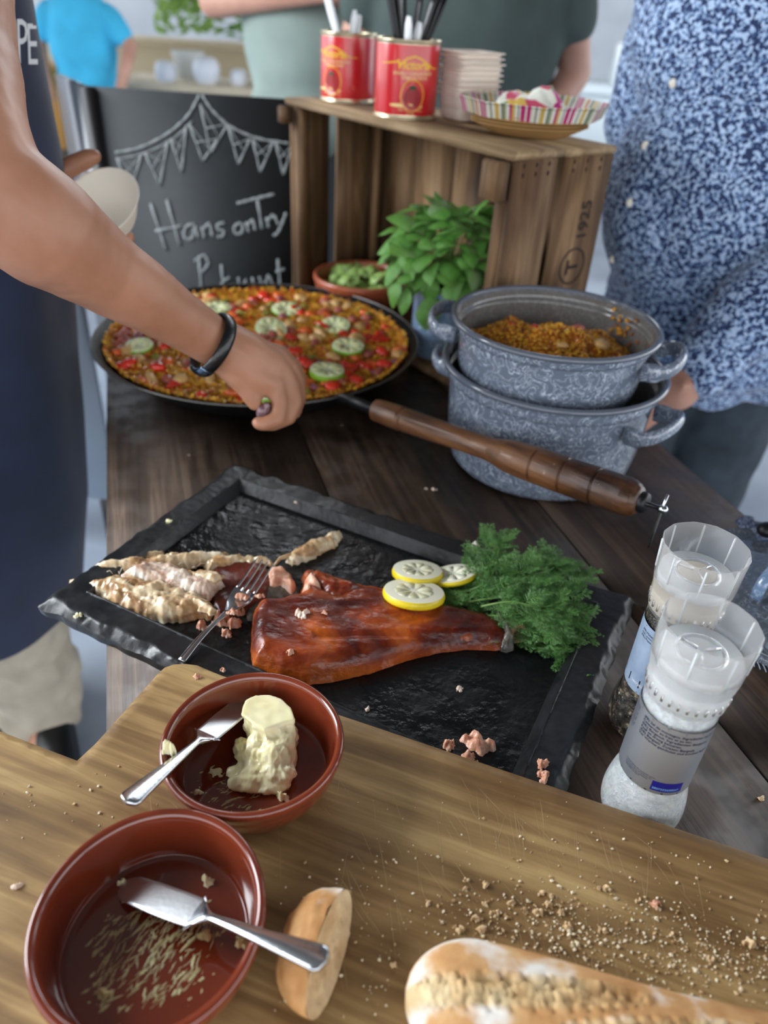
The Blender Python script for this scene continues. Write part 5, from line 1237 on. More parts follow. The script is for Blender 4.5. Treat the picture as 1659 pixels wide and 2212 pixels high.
# plates
M['card'] = plain('brown_card', '#a5814f', .65); 
def paper_plate_mat():
    m, nt, N, L, b = newmat('striped_floral_paper'); t = N.new('ShaderNodeTexCoord'); s = N.new('ShaderNodeSeparateXYZ'); L.new(t.outputs['Object'], s.inputs[0])
    at2 = N.new('ShaderNodeMath'); at2.operation = 'ARCTAN2'; L.new(s.outputs[1], at2.inputs[0]); L.new(s.outputs[0], at2.inputs[1])
    ml = N.new('ShaderNodeMath'); ml.operation = 'MULTIPLY'; ml.inputs[1].default_value = 1.6; L.new(at2.outputs[0], ml.inputs[0]); fr = N.new('ShaderNodeMath'); fr.operation = 'FRACT'; L.new(ml.outputs[0], fr.inputs[0])
    r = N.new('ShaderNodeValToRGB'); W, P, Y, G, K_ = c('#e6e8dc'), c('#c2317c'), c('#d9b45a'), c('#8c9a78'), c('#3a3d38')
    ramp(r, [(0, P), (.10, W), (.14, P), (.22, W), (.32, K_), (.34, W), (.42, Y), (.50, W), (.56, K_), (.58, G), (.66, W), (.74, P), (.80, Y), (.86, W), (.94, K_), (.96, W)], 'CONSTANT'); L.new(fr.outputs[0], r.inputs[0])
    n = N.new('ShaderNodeTexVoronoi'); n.inputs['Scale'].default_value = 45; L.new(t.outputs['Object'], n.inputs['Vector']); r2 = N.new('ShaderNodeValToRGB'); sp2 = N.new('ShaderNodeSeparateColor'); L.new(n.outputs['Color'], sp2.inputs[0])
    ramp(r2, [(0, W), (.3, c('#c8506c')), (.45, Y), (.6, W), (.75, c('#6f8a5a')), (.88, P)], 'CONSTANT'); L.new(sp2.outputs[0], r2.inputs[0])
    ln = N.new('ShaderNodeVectorMath'); ln.operation = 'LENGTH'; L.new(t.outputs['Object'], ln.inputs[0]); gt = N.new('ShaderNodeMath'); gt.operation = 'GREATER_THAN'; gt.inputs[1].default_value = .082; L.new(ln.outputs['Value'], gt.inputs[0])
    mx = N.new('ShaderNodeMix'); mx.data_type = 'RGBA'; L.new(gt.outputs[0], mx.inputs[0]); L.new(r2.outputs[0], mx.inputs[6]); L.new(r.outputs[0], mx.inputs[7]); L.new(mx.outputs[2], b.inputs['Base Color']); b.inputs['Roughness'].default_value = .5; return m
M['floral'] = paper_plate_mat()
pcn = K3(.118, .142, CH)
cz = MB().lathe(sm_prof([(0, 0), (.055, 0), (.066, .005), (.088, .016), (.0895, .0165), (.087, .018), (.064, .007), (0, .002)], 1), (0, 0, 0), 72).build('card_plate', M['card'], local=True); cz.location = pcn
tag(cz, 'lowest brown card plate with flaring side on the crate', 'plate', 'brown card plates')
for k in (1, 2, 3):
    q = cz.copy(); COL.objects.link(q); q.location = pcn + UP * (.0042 * k); tag(q, ['second lowest', 'third', 'uppermost'][k - 1] + ' brown card plate in the stack on the crate', 'plate', 'brown card plates')
def octj(a, z): 
    u = (a % (pi / 4)) - pi / 8; return 1 / cos(u)
fl = MB().lathe([(0, 0.0), (.070, 0), (.083, .004), (.098, .006), (.1045, .025), (.1065, .0255), (.1055, .0265), (.0965, .0085), (.082, .0052), (.069, .0012), (0, .0012)], (0, 0, 0), 64, jit=octj).build('patterned_plate', M['floral'], local=True)
fl.location = pcn + UP * (.0042 * 3 + .0075) + Vector((.004, .01, 0)); tag(fl, 'octagonal paper plate with pink striped rim on the card plates', 'plate')
pts = [Vector((cos(a) * .062, sin(a) * .045)) for a in np.linspace(0, 2 * pi, 20)[:-1]]
nk = slab_mb(pts, .0, .036, step=.004, bevel=.055, namp=.35, nscale=30, jit=.003).build('floral_napkin', M['floral'], local=True); nk.location = fl.location + Vector((.0, .01, .0025)); tag(nk, 'pile of floral paper napkins heaped on the patterned plate', 'napkin')
# ================================================================ BASIL
M['basil'] = noisy('basil_leaf', [(.3, c('#4a8a32')), (.6, c('#72b04c')), (.8, c('#94cc6c'))], scale=25, rough=.35, bump=.35, bscale=90, sss=.25, bdist=.002)
bc = at(948, 745, .0); bc = K3(.188, .062, .0118); 
bpn = thing('basil_plant', 'bushy green basil plant growing in a blue enamel mug', 'plant', bc + UP * .09)
mug = thing('enamel_mug', 'blue-grey marbled enamel mug holding the basil', 'mug', bc)
MB().lathe(sm_prof([(0, 0), (.044, 0), (.048, .004), (.0485, .115), (.0505, .120), (.0475, .1205), (.046, .114), (.0455, .006), (0, .004)], 2), bc, 64).build('mug_body', M['enamel_blue'], mug)
MB().lathe([(0, .098), (.0452, .096), (.0452, .07), (0, .07)], bc, 30).build('soil', plain('potting_soil', '#2b1f16', .9, bump=.5, bscale=200), bpn)
rbz = random.Random(4)
def leafmesh(L, W, curl):
    mb = MB(); vs = []; nu, nv = 8, 6
    for i in range(nu + 1):
        t = i / nu; w_ = W * (sin(pi * t ** .8) ** .8) * (1 - .1 * t)
        for j in range(nv + 1):
            s = j / nv * 2 - 1
            vs.append((t * L, s * w_, -curl * L * t * t + .30 * W * (1 - s * s) * sin(pi * t) - .05 * L * abs(s) * cos(t * 16) * .4))
    fs = [(i * (nv + 1) + j, (i + 1) * (nv + 1) + j, (i + 1) * (nv + 1) + j + 1, i * (nv + 1) + j + 1) for i in range(nu) for j in range(nv)]
    m_ = len(vs); vs += [(x, y, z - .0004) for x, y, z in vs]; fs += [tuple(m_ + i for i in f[::-1]) for f in fs]
    return mb.add(vs, fs)
protos = []
for k in range(5):
    o = leafmesh(1.0, .38 + .05 * (k % 3), .25 + .12 * k).build('leaf', M['basil'], local=True); protos.append(o.data); bpy.data.objects.remove(o)
bw = worldloc(bpn); st = MB()
cenb = bc + Vector((.012, .0, .182))
for k in range(180):
    a = rbz.uniform(0, 2 * pi); e = rbz.uniform(-.75, 1.35); r = rbz.uniform(.35, 1.0) ** .5
    ex = Vector((cos(a) * cos(e) * .095, sin(a) * cos(e) * .075, sin(e) * .062)) * r
    p = cenb + ex
    if p.z < bc.z + .125 and ex.length < .07: continue
    out = (ex.normalized() + Vector((rbz.gauss(0, .35), rbz.gauss(0, .35) - .15, rbz.uniform(-.35, .5)))).normalized()
    L = rbz.uniform(.028, .050); q = bpy.data.objects.new('leaf', protos[k % 5]); COL.objects.link(q); q.parent = bpn; q.location = p - bw
    q.rotation_euler = (out.to_track_quat('X', 'Z') @ Matrix.Rotation(rbz.uniform(-.7, .7), 3, 'X').to_quaternion()).to_euler(); q.scale = (L, L * rbz.uniform(.9, 1.3), L)
    if k % 3 == 0: st.tube([bc + Vector((rbz.uniform(-.02, .02), rbz.uniform(-.02, .02), .095)), bc.lerp(p, .5) + UP * .06, p], [.0016, .0013, .0009], 6)
for (x, y, h, an, L) in ((868, 560, .16, (-.7, -.4, -.6), .05), (862, 600, .13, (-.5, -.3, -1), .05), (932, 640, .115, (.05, -.3, -1), .052), (925, 655, .10, (0, -.2, -1), .048), (880, 620, .12, (-.4, -.4, -1), .045), (856, 540, .175, (-1, 0, -.4), .04)):
    q = bpy.data.objects.new('leaf', protos[1]); COL.objects.link(q); q.parent = bpn; p = at(x, y, h); p = atD(x, y, (bc + Vector((0, -.05, .12)) - CAM).dot(F_)); q.location = p - bw
    q.rotation_euler = Vector(an).to_track_quat('X', 'Z').to_euler(); q.scale = (L, L, L)
st.build('stems', M['dill_stem'], bpn)
# ================================================================ TERRACOTTA DISH with lime wedges / salad
dc = K3(.455, .082, .0118); R = .098
o = MB().lathe(sm_prof(bowl_prof(R, .062), 2), dc, 80).build('clay_dish', noisy('raw_terracotta', [(.3, c('#8a4227')), (.7, c('#a9583a'))], scale=14, rough=.35, bump=.05, coat=.3), merge=True); tag(o, 'wide terracotta dish of green salad behind the paella', 'bowl')
M['lettuce'] = noisy('pale_lettuce', [(.3, c('#7ea44a')), (.6, c('#a8c76e')), (.8, c('#cadd9a'))], scale=30, rough=.4, bump=.3, sss=.3)
rl = random.Random(8); bml = []
sal2 = thing('green_salad', 'pale green cut salad heaped in the terracotta dish', 'salad', dc + UP * .015)
MB().lathe(sm_prof([(0, .045), (.04, .042), (.066, .034), (.084, .024), (.078, .014), (0, .012)], 2), dc, 40, jit=lambda a, z: 1 + .06 * sin(a * 5)).build('salad_bed', M['lettuce'], sal2)
sw = worldloc(sal2)
for k in range(90):
    a = rl.uniform(0, 6.28); r = .075 * sqrt(rl.random()); p = dc + Vector((cos(a) * r, sin(a) * r, .036 + .022 * (1 - (r / .075) ** 2)))
    q = bpy.data.objects.new('salad_piece', protos[k % 5]); 
    if k < 5:
        protos.append(protos[k].copy()); protos[-1].materials.clear(); protos[-1].materials.append(M['lettuce'])
    q.data = protos[5 + k % 5] if k >= 5 else protos[5 + k]
    COL.objects.link(q); q.parent = sal2; q.location = p - sw; q.rotation_euler = (rl.uniform(-.8, .8), rl.uniform(-1.2, .3), rl.uniform(0, 6.28)); L = rl.uniform(.02, .04); q.scale = (L, L, L)
# ================================================================ CHALKBOARD
YB = 1.70
def cbp(x, y, off=0.0): return atY(x, y, YB - off)
tl, tr_ = atY(205, 200, YB), atY(900, 185, YB)
cbd = thing('chalkboard', 'black chalkboard with chalk bunting and handwriting behind the table', 'sign', Vector((-.40, YB, 0)))
M['chalkb'] = noisy('chalkboard_black', [(.3, c('#14181b')), (.7, c('#20262a'))], scale=6, rough=.7, bump=.03, spots=('#30373b', 5, .55, .75))
M['chalk'] = plain('chalk_line', '#8f9596', .9, bump=.4, bscale=200, var=.2, vscale=150)
ztop = atY(300, 195, YB).z; xl, xr = atY(212, 300, YB).x, -.19
MB().box(((xl + xr) / 2, YB + .012, (ztop + .04) / 2), (xr - xl, .018, ztop - .04), bev=.002).build('board_panel', M['chalkb'], cbd)
M['frameb'] = plain('black_frame_wood', '#17171a', .45)
MB().box((xl - .006, YB + .012, ztop / 2), (.03, .03, ztop), bev=.003).build('frame_post', M['frameb'], cbd); MB().box((xr + .006, YB + .012, ztop / 2), (.03, .03, ztop), bev=.003).build('frame_post', M['frameb'], cbd)
wa = Vector((xl - .02, YB + .02, 0)); wd_ = Vector((-.5, .75, 0)).normalized(); wn_ = Vector((wd_.y, -wd_.x, 0))
MB().box(wa + wd_ * .12 + UP * (ztop * .5 + .0), (.24, .015, ztop), (wd_, wn_, UP), bev=.002).build('side_wing', plain('glossy_dark_panel', '#2a313a', .25), cbd)
def chalk(pts, wd=.004, closed=False, nm='chalk_stroke'):
    P = [cbp(x, y, .0) for x, y in pts]
    P = spl(P, max(6, len(P) * 5)) if len(P) > 2 else [P[0].lerp(P[1], t) for t in (0, .25, .5, .75, 1)]
    for p in P: p.y = YB + .0022
    MB().tube(P, [wd * (.8 + .3 * sin(i * 2.1)) for i in range(len(P))], 6, flat=.25, up=(0, 1, 0)).build(nm, M['chalk'], cbd)
chalk([(248, 330), (300, 320), (360, 290), (405, 250), (430, 205)], .0035); chalk([(436, 205), (460, 240), (500, 275), (560, 300), (625, 310)], .0035); chalk([(250, 345), (310, 332), (370, 303), (415, 262)], .002)
for tri_ in (((252, 340), (280, 420), (305, 335)), ((312, 330), (345, 400), (362, 305)), ((368, 300), (392, 372), (402, 272)), ((408, 268), (438, 348), (470, 300)), ((432, 225), (455, 330), (492, 268)), ((492, 272), (515, 355), (540, 300)), ((545, 300), (562, 372), (590, 308)), ((595, 308), (612, 378), (632, 312))):
    chalk([tri_[0], tri_[1]], .0028); chalk([tri_[1], tri_[2]], .0028); m1 = ((tri_[0][0] + tri_[1][0]) / 2, (tri_[0][1] + tri_[1][1]) / 2); m2 = ((tri_[2][0] + tri_[1][0]) / 2, (tri_[2][1] + tri_[1][1]) / 2)
    chalk([m1, tri_[2]], .0015); chalk([tri_[0], m2], .0015)
W5 = .0042
for s in ([(325, 440), (358, 540)], [(360, 432), (388, 530)], [(335, 500), (395, 488)],                       # H
          [(420, 485), (402, 490), (398, 512), (414, 516), (422, 490), (427, 514)],                            # a
          [(436, 490), (441, 514)], [(440, 495), (452, 484), (459, 511)],                                      # n
          [(484, 482), (470, 486), (471, 496), (483, 500), (480, 511), (468, 512)],                            # s
          [(518, 482), (506, 491), (509, 505), (522, 503), (524, 487), (515, 482)],                            # o
          [(532, 480), (537, 502)], [(536, 486), (546, 476), (551, 498)],                                      # n
          [(512, 440), (550, 430), (592, 420)], [(556, 432), (566, 495)],                                      # T
          [(576, 470), (580, 492)], [(578, 476), (590, 464)], [(592, 466), (602, 486)], [(618, 460), (602, 500), (590, 510)],
          [(430, 560), (436, 640)], [(420, 565), (440, 552), (450, 570), (436, 588)],                          # P
          [(478, 572), (484, 636)], [(496, 600), (480, 612), (486, 634), (502, 622)], [(515, 600), (520, 628), (532, 604)], [(545, 600), (550, 624)], [(560, 598), (570, 622), (580, 596), (590, 620)], [(600, 560), (606, 625)], [(596, 588), (615, 582)]): chalk(s, W5)
# grey-blue bench behind the apron
gb = thing('grey_bench', 'blue-grey painted bench standing behind the person in the apron', 'bench', Vector((-.86, 1.62, 0)))
pA_, pB_ = atY(100, 655, 1.6), atY(228, 648, 1.6)
zt, zb = atY(190, 655, 1.6).z, atY(190, 1085, 1.6).z
MB().box((-.93, 1.63, (zt + zb) / 2), (.44, .03, zt - zb), bev=.004).build('panel', plain('blue_grey_paint', '#a9b9cc', .5, var=.08, vscale=6), gb)
for x in (-1.10, -.735): MB().box((x, 1.64, zb / 2 + .03), (.04, .04, zb + .06), bev=.002).build('leg', M['frameb'], gb)
MB().box((-.92, 1.64, .30), (.5, .04, .05), bev=.002).build('rail', M['frameb'], gb)
# ================================================================ PERSON IN APRON
ap = thing('person', 'person in a navy apron reaching bare-armed over the paella', 'person', Vector((-.68, 1.02, 0)))
body = MB()
def D(x, y, d): return atD(x, y, d)
armL = [(D(-30, 395, .635), .049), (D(60, 470, .66), .0515), (D(95, 497, .672), .0515), (D(150, 535, .70), .047), (D(220, 583, .735), .0415), (D(300, 632, .77), .0375), (D(352, 668, .795), .0335), (D(410, 705, .825), .0300), (D(452, 733, .845), .0285), (D(480, 747, .855), .0285)]
sh = Vector((-.46, .90, T + .64)); mid = D(-92, 120, .66)
chain = [(sh, .06), (sh.lerp(mid, .55), .057), (mid, .051), (D(-72, 270, .64), .050)] + armL
for (a, ra), (b, rb_) in zip(chain, chain[1:]): body.caps(a, b, ra, rb_, 24)
# hand
def fing(pts, rad):
    P = [D(*p) for p in pts]
    for i in range(len(P) - 1): body.caps(P[i], P[i + 1], rad[i], rad[i + 1], 14)
fing([(480, 747, .855), (530, 772, .872), (575, 795, .888)], [.0275, .030, .026])
fing([(488, 728, .862), (545, 755, .885), (600, 785, .90)], [.019, .019, .018])
fing([(500, 775, .858), (545, 810, .872), (590, 832, .885)], [.020, .020, .0165])
fing([(540, 760, .90), (600, 775, .915), (632, 800, .925)], [.018, .017, .014])
fing([(578, 815, .880), (597, 840, .884), (606, 872, .885), (602, 902, .885), (572, 915, .882), (558, 914, .881)], [.0150, .0118, .0102, .0092, .0085, .0078])
fing([(605, 805, .892), (628, 835, .898), (636, 868, .900), (624, 902, .898), (590, 916, .892), (575, 916, .889)], [.0155, .0122, .0105, .0094, .0084, .0076])
fing([(622, 798, .905), (641, 828, .912), (645, 858, .914), (636, 890, .911), (612, 905, .905)], [.0150, .0115, .0100, .0090, .0080])
fing([(630, 795, .918), (646, 818, .925), (647, 842, .928), (636, 868, .925), (620, 878, .920)], [.0135, .0100, .0088, .0080, .0070])
fing([(488, 782, .862), (512, 812, .866), (530, 838, .872), (545, 860, .878), (550, 872, .880)], [.0185, .0155, .0118, .0108, .0088])
# other hand under the white bowl
LB = 1.03
fing([(-60, 380, 1.0), (60, 400, 1.02), (120, 405, LB + .02)], [.036, .032, .028])
fing([(110, 385, LB), (150, 362, LB), (190, 342, LB), (203, 338, LB)], [.017, .014, .0125, .010])
fing([(110, 420, LB + .02), (180, 470, LB + .05), (250, 505, LB + .04), (278, 513, LB + .02)], [.020, .016, .0115, .009])
fing([(110, 430, LB + .02), (170, 490, LB + .04), (235, 520, LB + .03), (262, 522, LB + .02)], [.018, .012, .010, .009])
fing([(110, 430, LB + .01), (160, 500, LB + .03), (215, 530, LB + .02), (240, 532, LB + .01)], [.018, .012, .010, .0085])
fing([(110, 430, LB + .0), (150, 500, LB + .02), (195, 530, LB + .01), (215, 534, LB)], [.017, .011, .009, .008])
# trunk, neck, head and legs (mostly hidden in clothes)
tx_, ty_ = -.69, 1.04
body.caps((tx_, ty_, .95), (tx_, ty_, 1.30), .13, .13); body.caps((tx_, ty_, 1.30), (tx_ + .06, ty_ - .02, 1.50), .13, .06); body.caps((tx_ + .06, ty_ - .02, 1.48), (tx_ + .1, ty_ - .05, 1.60), .055, .052)
body.ball((tx_ + .13, ty_ - .08, 1.70), (.080, .098, .115)); body.ball((tx_ + .155, ty_ - .175, 1.685), (.013, .018, .02)); body.ball((tx_ + .05, ty_ - .07, 1.70), (.012, .02, .03)); body.ball((tx_ + .21, ty_ - .07, 1.70), (.012, .02, .03))
body.caps(sh, (tx_, ty_, 1.40), .055, .09)
body.caps((tx_ - .10, ty_ + .14, 1.38), (-.86, 1.0, 1.2), .055, .05); body.caps((-.86, 1.0, 1.2), D(-60, 380, 1.0), .045, .036)
lx = tx_ - .075
for s in (-1, 1): body.caps((tx_ + s * .085 - .03, ty_ - s * .03, .92), (lx + s * .085, ty_ - s * .03, .50), .075, .055); body.caps((lx + s * .085, ty_ - s * .03, .50), (lx + s * .085, ty_ - s * .03, .09), .052, .035); body.caps((lx + s * .085, ty_ - s * .03, .05), (lx + s * .085 + .06, ty_ - s * .03 - .10, .045), .038, .032)
remesh(body, 'body', M['skin'], .0030, 5, parent=ap, disp=lambda p, n_: .0012 * nz(p, 26) + .0004 * nz(p, 90))
# clothes
shirt = MB(); shirt.ball((tx_ - .01, ty_, 1.22), (.185, .145, .33), nu=28, nv=18); shirt.caps(sh + Vector((.0, -.02, .01)), (tx_, ty_, 1.40), .075, .11); shirt.caps(sh, sh.lerp(mid, .35), .072, .069)
shirt.caps((tx_ - .10, ty_ + .14, 1.38), (-.85, 1.02, 1.24), .07, .062)
remesh(shirt, 'shirt', M['navy_dark'], .008, 4, parent=ap, disp=lambda p, n_: .006 * nz(p, 9))
apn = MB(); vs = []; lev = []
for i in range(46):
    z = T + .60 - i / 45 * (.60 + .44); k = i / 45
    # apron front: an open wrap around the body, edge kept where the photograph shows it
    ex_ = -.462 if z > T + .33 else -.462 - (T + .33 - z) * .115
    if z < T - .25: ex_ -= (T - .25 - z) * .10
    cx_ = -.70 - .09 * k; w_ = ex_ - cx_; dpt = .185 + .03 * k
    for j in range(41):
        a = radians(-150 + 190 * j / 40); f_ = 1 + .02 * sin(a * 9 + z * 6) * (1 - .3) + .012 * nz((a * 2, z * 5, 1), 1.5)
        vs.append(Vector((cx_ + cos(a) * w_ * f_, ty_ + .01 + sin(a) * dpt * f_, z)))
fs = [(i * 41 + j, i * 41 + j + 1, (i + 1) * 41 + j + 1, (i + 1) * 41 + j) for i in range(45) for j in range(40)]
m_ = len(vs); vs += [Vector((v.x + (-.72 - v.x) * .02, v.y + (ty_ - v.y) * .02, v.z)) for v in vs]; fs += [tuple(m_ + i for i in f[::-1]) for f in fs]
apron = MB().add(vs, fs).build('apron', M['navy'], ap)
bvh = BVHTree.FromPolygons([v.co + worldloc(ap) for v in apron.data.vertices], [p.vertices[:] for p in apron.data.polygons])
M['apron_print'] = plain('white_screen_print', '#c9ccd0', .8)
for ch, x0, y0, w_, h_ in (('P', 36, 137, 26, 96), ('E', 58, 139, 24, 88)):
    V, Fs = textmesh(ch, 1.0, bold=.0); V, Fs = subdiv_x(V, Fs, .2); mw = max(v.x for v in V); mh = max(v.y for v in V); vs = []
    for v in V:
        q = ray(x0 + v.x / mw * w_ + v.y / mh * 1 - 4 * (v.y / mh), y0 - v.y / mh * h_).normalized(); hit = bvh.ray_cast(CAM, q)
        p = hit[0] - q * .0015 if hit[0] else atY(x0 + v.x * w_, y0, .9); vs.append(p)
    MB().add(vs, Fs).build('print_letter', M['apron_print'], ap, smooth=False)
M['beige'] = noisy('beige_trousers', [(.3, c('#8f8677')), (.7, c('#b5ac9a'))], scale=8, rough=.9, bump=.3, bscale=300)
tr = MB()
for s in (-1, 1):
    tr.caps((tx_ + s * .07 - .03, ty_ - s * .03, .92), (lx + s * .085, ty_ - s * .03, .50), .095, .085); tr.caps((lx + s * .085, ty_ - s * .03, .50), (lx + s * .085, ty_ - s * .03, .07), .088, .086)
remesh(tr, 'trousers', M['beige'], .008, 3, parent=ap, disp=lambda p, n_: .014 * nz((p[0] * 1.0, p[1], p[2] * 2.2 + p[0] * 2), 12) + .006 * nz(p, 30))
shoe = MB()
for s in (-1, 1): shoe.caps((lx + s * .09, ty_ - s * .03 + .02, .045), (lx + s * .09 + .09, ty_ - s * .03 - .14, .04), .046, .042)
remesh(shoe, 'shoes', M['black_plastic'], .006, 3, parent=ap)
hr = MB(); hr.ball((tx_ + .12, ty_ - .06, 1.74), (.088, .10, .095)); remesh(hr, 'hair', plain('brown_hair', '#3a2a1c', .6), .006, 2, parent=ap)
# wristband
wbx = thing('wristband', 'black leather wristband with steel clasp on the reaching wrist', 'bracelet', D(462, 745, .85))
fd = (D(500, 765, .865) - D(420, 712, .83)).normalized(); fd = (fd + R_ * .10).normalized(); cw = D(460, 744, .847)
e1 = (U_ - fd * U_.dot(fd)).normalized(); e2 = fd.cross(e1)
tiltd = fd; mb = MB(); K = 10; nW = 72; vs = []
for i in range(nW):
    a = 2 * pi * i / nW; rc_ = cw + e1 * (cos(a) * .0355) + e2 * (sin(a) * .0345); rdir = (e1 * cos(a) + e2 * sin(a))
    for k in range(K):
        b = 2 * pi * k / K; vs.append(rc_ + fd * (cos(b) * .0075) + rdir * (sin(b) * .0034))
fs = [(i * K + k, i * K + (k + 1) % K, ((i + 1) % nW) * K + (k + 1) % K, ((i + 1) % nW) * K + k) for i in range(nW) for k in range(K)]
MB().add(vs, fs).build('strap', plain('black_leather', '#0d0f12', .3, bump=.3, bscale=400, coat=.2), wbx)
# clasp at lower left of the ring
best = min(range(nW), key=lambda i: (cw + e1 * (cos(2 * pi * i / nW) * .0355) + e2 * (sin(2 * pi * i / nW) * .0345) - D(425, 790, .84)).length)
mb = MB(); vs = []; nC = 14
for i in range(nC + 1):
    a = 2 * pi * (best + (i - nC / 2) * .8) / nW; rdir = (e1 * cos(a) + e2 * sin(a)); rc_ = cw + e1 * (cos(a) * .0355) + e2 * (sin(a) * .0345)
    for k in range(K):
        b = 2 * pi * k / K; vs.append(rc_ + fd * (cos(b) * .0083) + rdir * (sin(b) * .0042))
fs = [(i * K + k, i * K + (k + 1) % K, (i + 1) * K + (k + 1) % K, (i + 1) * K + k) for i in range(nC) for k in range(K)] + [tuple(range(K))[::-1], tuple(nC * K + k for k in range(K))]
mb.add(vs, fs).build('clasp', plain('dark_steel', '#5c6c80', .2, 1.0), wbx)
# thing held between the fingertips
hp = D(566, 893, .882)
o = remesh(MB().ball(hp, (.007, .006, .011), nu=16, nv=12).ball(hp + Vector((.005, .002, .006)), (.005, .004, .009)), 'onion_wedge', plain('purple_onion', '#6a4a50', .25, coat=.5, var=.4, vscale=120), .0009, 3); tag(o, 'small glossy purple-brown wedge pinched between the fingertips', 'food piece')
# white bowl in the other hand
wc = D(212, 440, 1.02); tcv = (CAM - wc).normalized(); wn2 = (tcv * .74 + (U_ * .8 - R_ * .6) * .62).normalized(); wb2 = thing('paper_bowl', 'white paper bowl held behind the bare forearm', 'bowl', wc)
MB().lathe(sm_prof([(0, -.042), (.030, -.042), (.036, -.038), (.054, -.008), (.059, .0), (.061, .001), (.0605, .0025), (.0575, .0015), (.052, -.008), (.034, -.036), (0, -.039)], 2), wc, 64, axis=wn2).build('bowl_wall', M['white_paper'], wb2)
# ================================================================ MAN IN PRINTED SHIRT
def print_mat():
    m, nt, N, L, b = newmat('blue_leaf_print'); t = N.new('ShaderNodeTexCoord'); n = N.new('ShaderNodeTexNoise'); n.inputs['Scale'].default_value = 150; n.inputs['Detail'].default_value = 1.0; n.inputs['Distortion'].default_value = .8
    L.new(t.outputs['Object'], n.inputs['Vector']); r = N.new('ShaderNodeValToRGB'); ramp(r, [(.42, c('#15284f')), (.48, c('#24406f')), (.52, c('#7090bc')), (.58, c('#a9bfdc'))]); L.new(n.outputs['Fac'], r.inputs[0]); L.new(r.outputs[0], b.inputs['Base Color']); b.inputs['Roughness'].default_value = .85; b.inputs['Sheen Weight'].default_value = .2; return m
M['print'] = print_mat(); M['jeans'] = noisy('dark_jeans', [(.3, c('#1e262e')), (.7, c('#36424c'))], scale=12, rough=.9, bump=.2)
mp_ = thing('person', 'person in a blue and white leaf-print shirt behind the pots', 'person', Vector((.66, 1.52, 0)))
body = MB(); X0, Y0 = .65, 1.52
body.caps((X0, Y0, .95), (X0, Y0, 1.3), .15, .16); body.caps((X0, Y0, 1.3), (X0, Y0, 1.47), .10, .06); body.caps((X0, Y0, 1.45), (X0, Y0 - .03, 1.56), .058, .055); body.ball((X0, Y0 - .04, 1.66), (.08, .098, .115)); body.ball((X0, Y0 - .14, 1.645), (.014, .018, .02))
for s in (-1, 1):
    body.ball((X0 + s * .082, Y0 - .035, 1.655), (.01, .02, .03)); body.caps((X0 + s * .09, Y0, .92), (X0 + s * .09, Y0, .09), .08, .045); body.caps((X0 + s * .09, Y0 + .02, .05), (X0 + s * .09, Y0 - .14, .045), .04, .036)
# his near arm: elbow out to the right, hand low behind the pots
eR, hR_ = D(1740, 560, 1.22), D(1510, 795, 1.26)
body.caps((X0 + .2, Y0 - .03, 1.38), eR, .055, .045); body.caps(eR, hR_, .043, .03); hd2 = (hR_ - eR).normalized()
body.caps(hR_, hR_ + hd2 * .05, .034, .036); 
for s in range(4): body.caps(hR_ + hd2 * .06 + UP * (.022 - .015 * s), hR_ + hd2 * .12 + UP * (.016 - .015 * s) + Vector((0, .02, 0)), .0095, .0085)
body.caps(hR_ + hd2 * .02, hR_ + hd2 * .06 + Vector((0, -.03, .03)), .013, .009)
body.caps((X0 - .2, Y0, 1.38), (X0 - .22, Y0 + .08, 1.10), .055, .045); body.caps((X0 - .22, Y0 + .08, 1.10), (X0 - .12, Y0 - .02, .92), .042, .03); body.ball((X0 - .1, Y0 - .04, .88), (.03, .04, .05))
remesh(body, 'body', M['skin_pale'], .007, 3, parent=mp_)
sh_ = MB(); sh_.ball((X0, Y0, 1.28), (.285, .19, .26), nu=36, nv=24); sh_.ball((X0 + .0, Y0 - .035, 1.02), (.285, .225, .27), nu=36, nv=24); sh_.caps((X0 - .20, Y0, 1.40), (X0 + .20, Y0, 1.40), .095, .095)
sh_.caps((X0 - .03, Y0 - .02, .80), (X0 + .1, Y0, .80), .2, .2)
sh_.caps((X0 + .2, Y0 - .03, 1.38), eR, .088, .080); sh_.caps(eR, eR.lerp(hR_, .96), .080, .058); sh_.caps((X0 - .2, Y0, 1.38), (X0 - .215, Y0 + .07, 1.12), .088, .075)
def cutz(mb, z):
    for v in mb.v: v.z = max(v.z, z + .02 * nz((v.x, v.y, 0), 6))
cutz(sh_, T - .105)
remesh(sh_, 'shirt', M['print'], .008, 5, parent=mp_, disp=lambda p, n_: .016 * nz((p[0] * 1.0, p[1], p[2] * .55 + p[0] * .4), 9) + .007 * nz(p, 20))
cl = MB(); 
for s in (-1, 1): cl.box((X0 + .02 + s * .045, Y0 - .175, T + .555), (.075, .012, .05), (Vector((1, 0, -.5 * s)), Vector((0, 1, .3)), Vector((.5 * s, 0, 1))), bev=.004)
cl.build('collar', M['print'], mp_)
for x, y in ((1362, 438), (1455, 180), (1325, 560), (1395, 315)):
    h_ = None; me = [o for o in mp_.children if o.name.startswith('shirt')][0]
    bv = BVHTree.FromPolygons([v.co + worldloc(mp_) for v in me.data.vertices], [p.vertices[:] for p in me.data.polygons]); q = ray(x, y).normalized(); hit = bv.ray_cast(CAM, q)
    if hit[0]: MB().ball(hit[0], (.0075, .0025, .0075)).build('button', M['white_paper'], mp_)
jn = MB()
for s in (-1, 1): jn.caps((X0 + s * .09, Y0, .90), (X0 + s * .10, Y0, .50), .115, .095); jn.caps((X0 + s * .10, Y0, .50), (X0 + s * .10, Y0, .10), .095, .08)
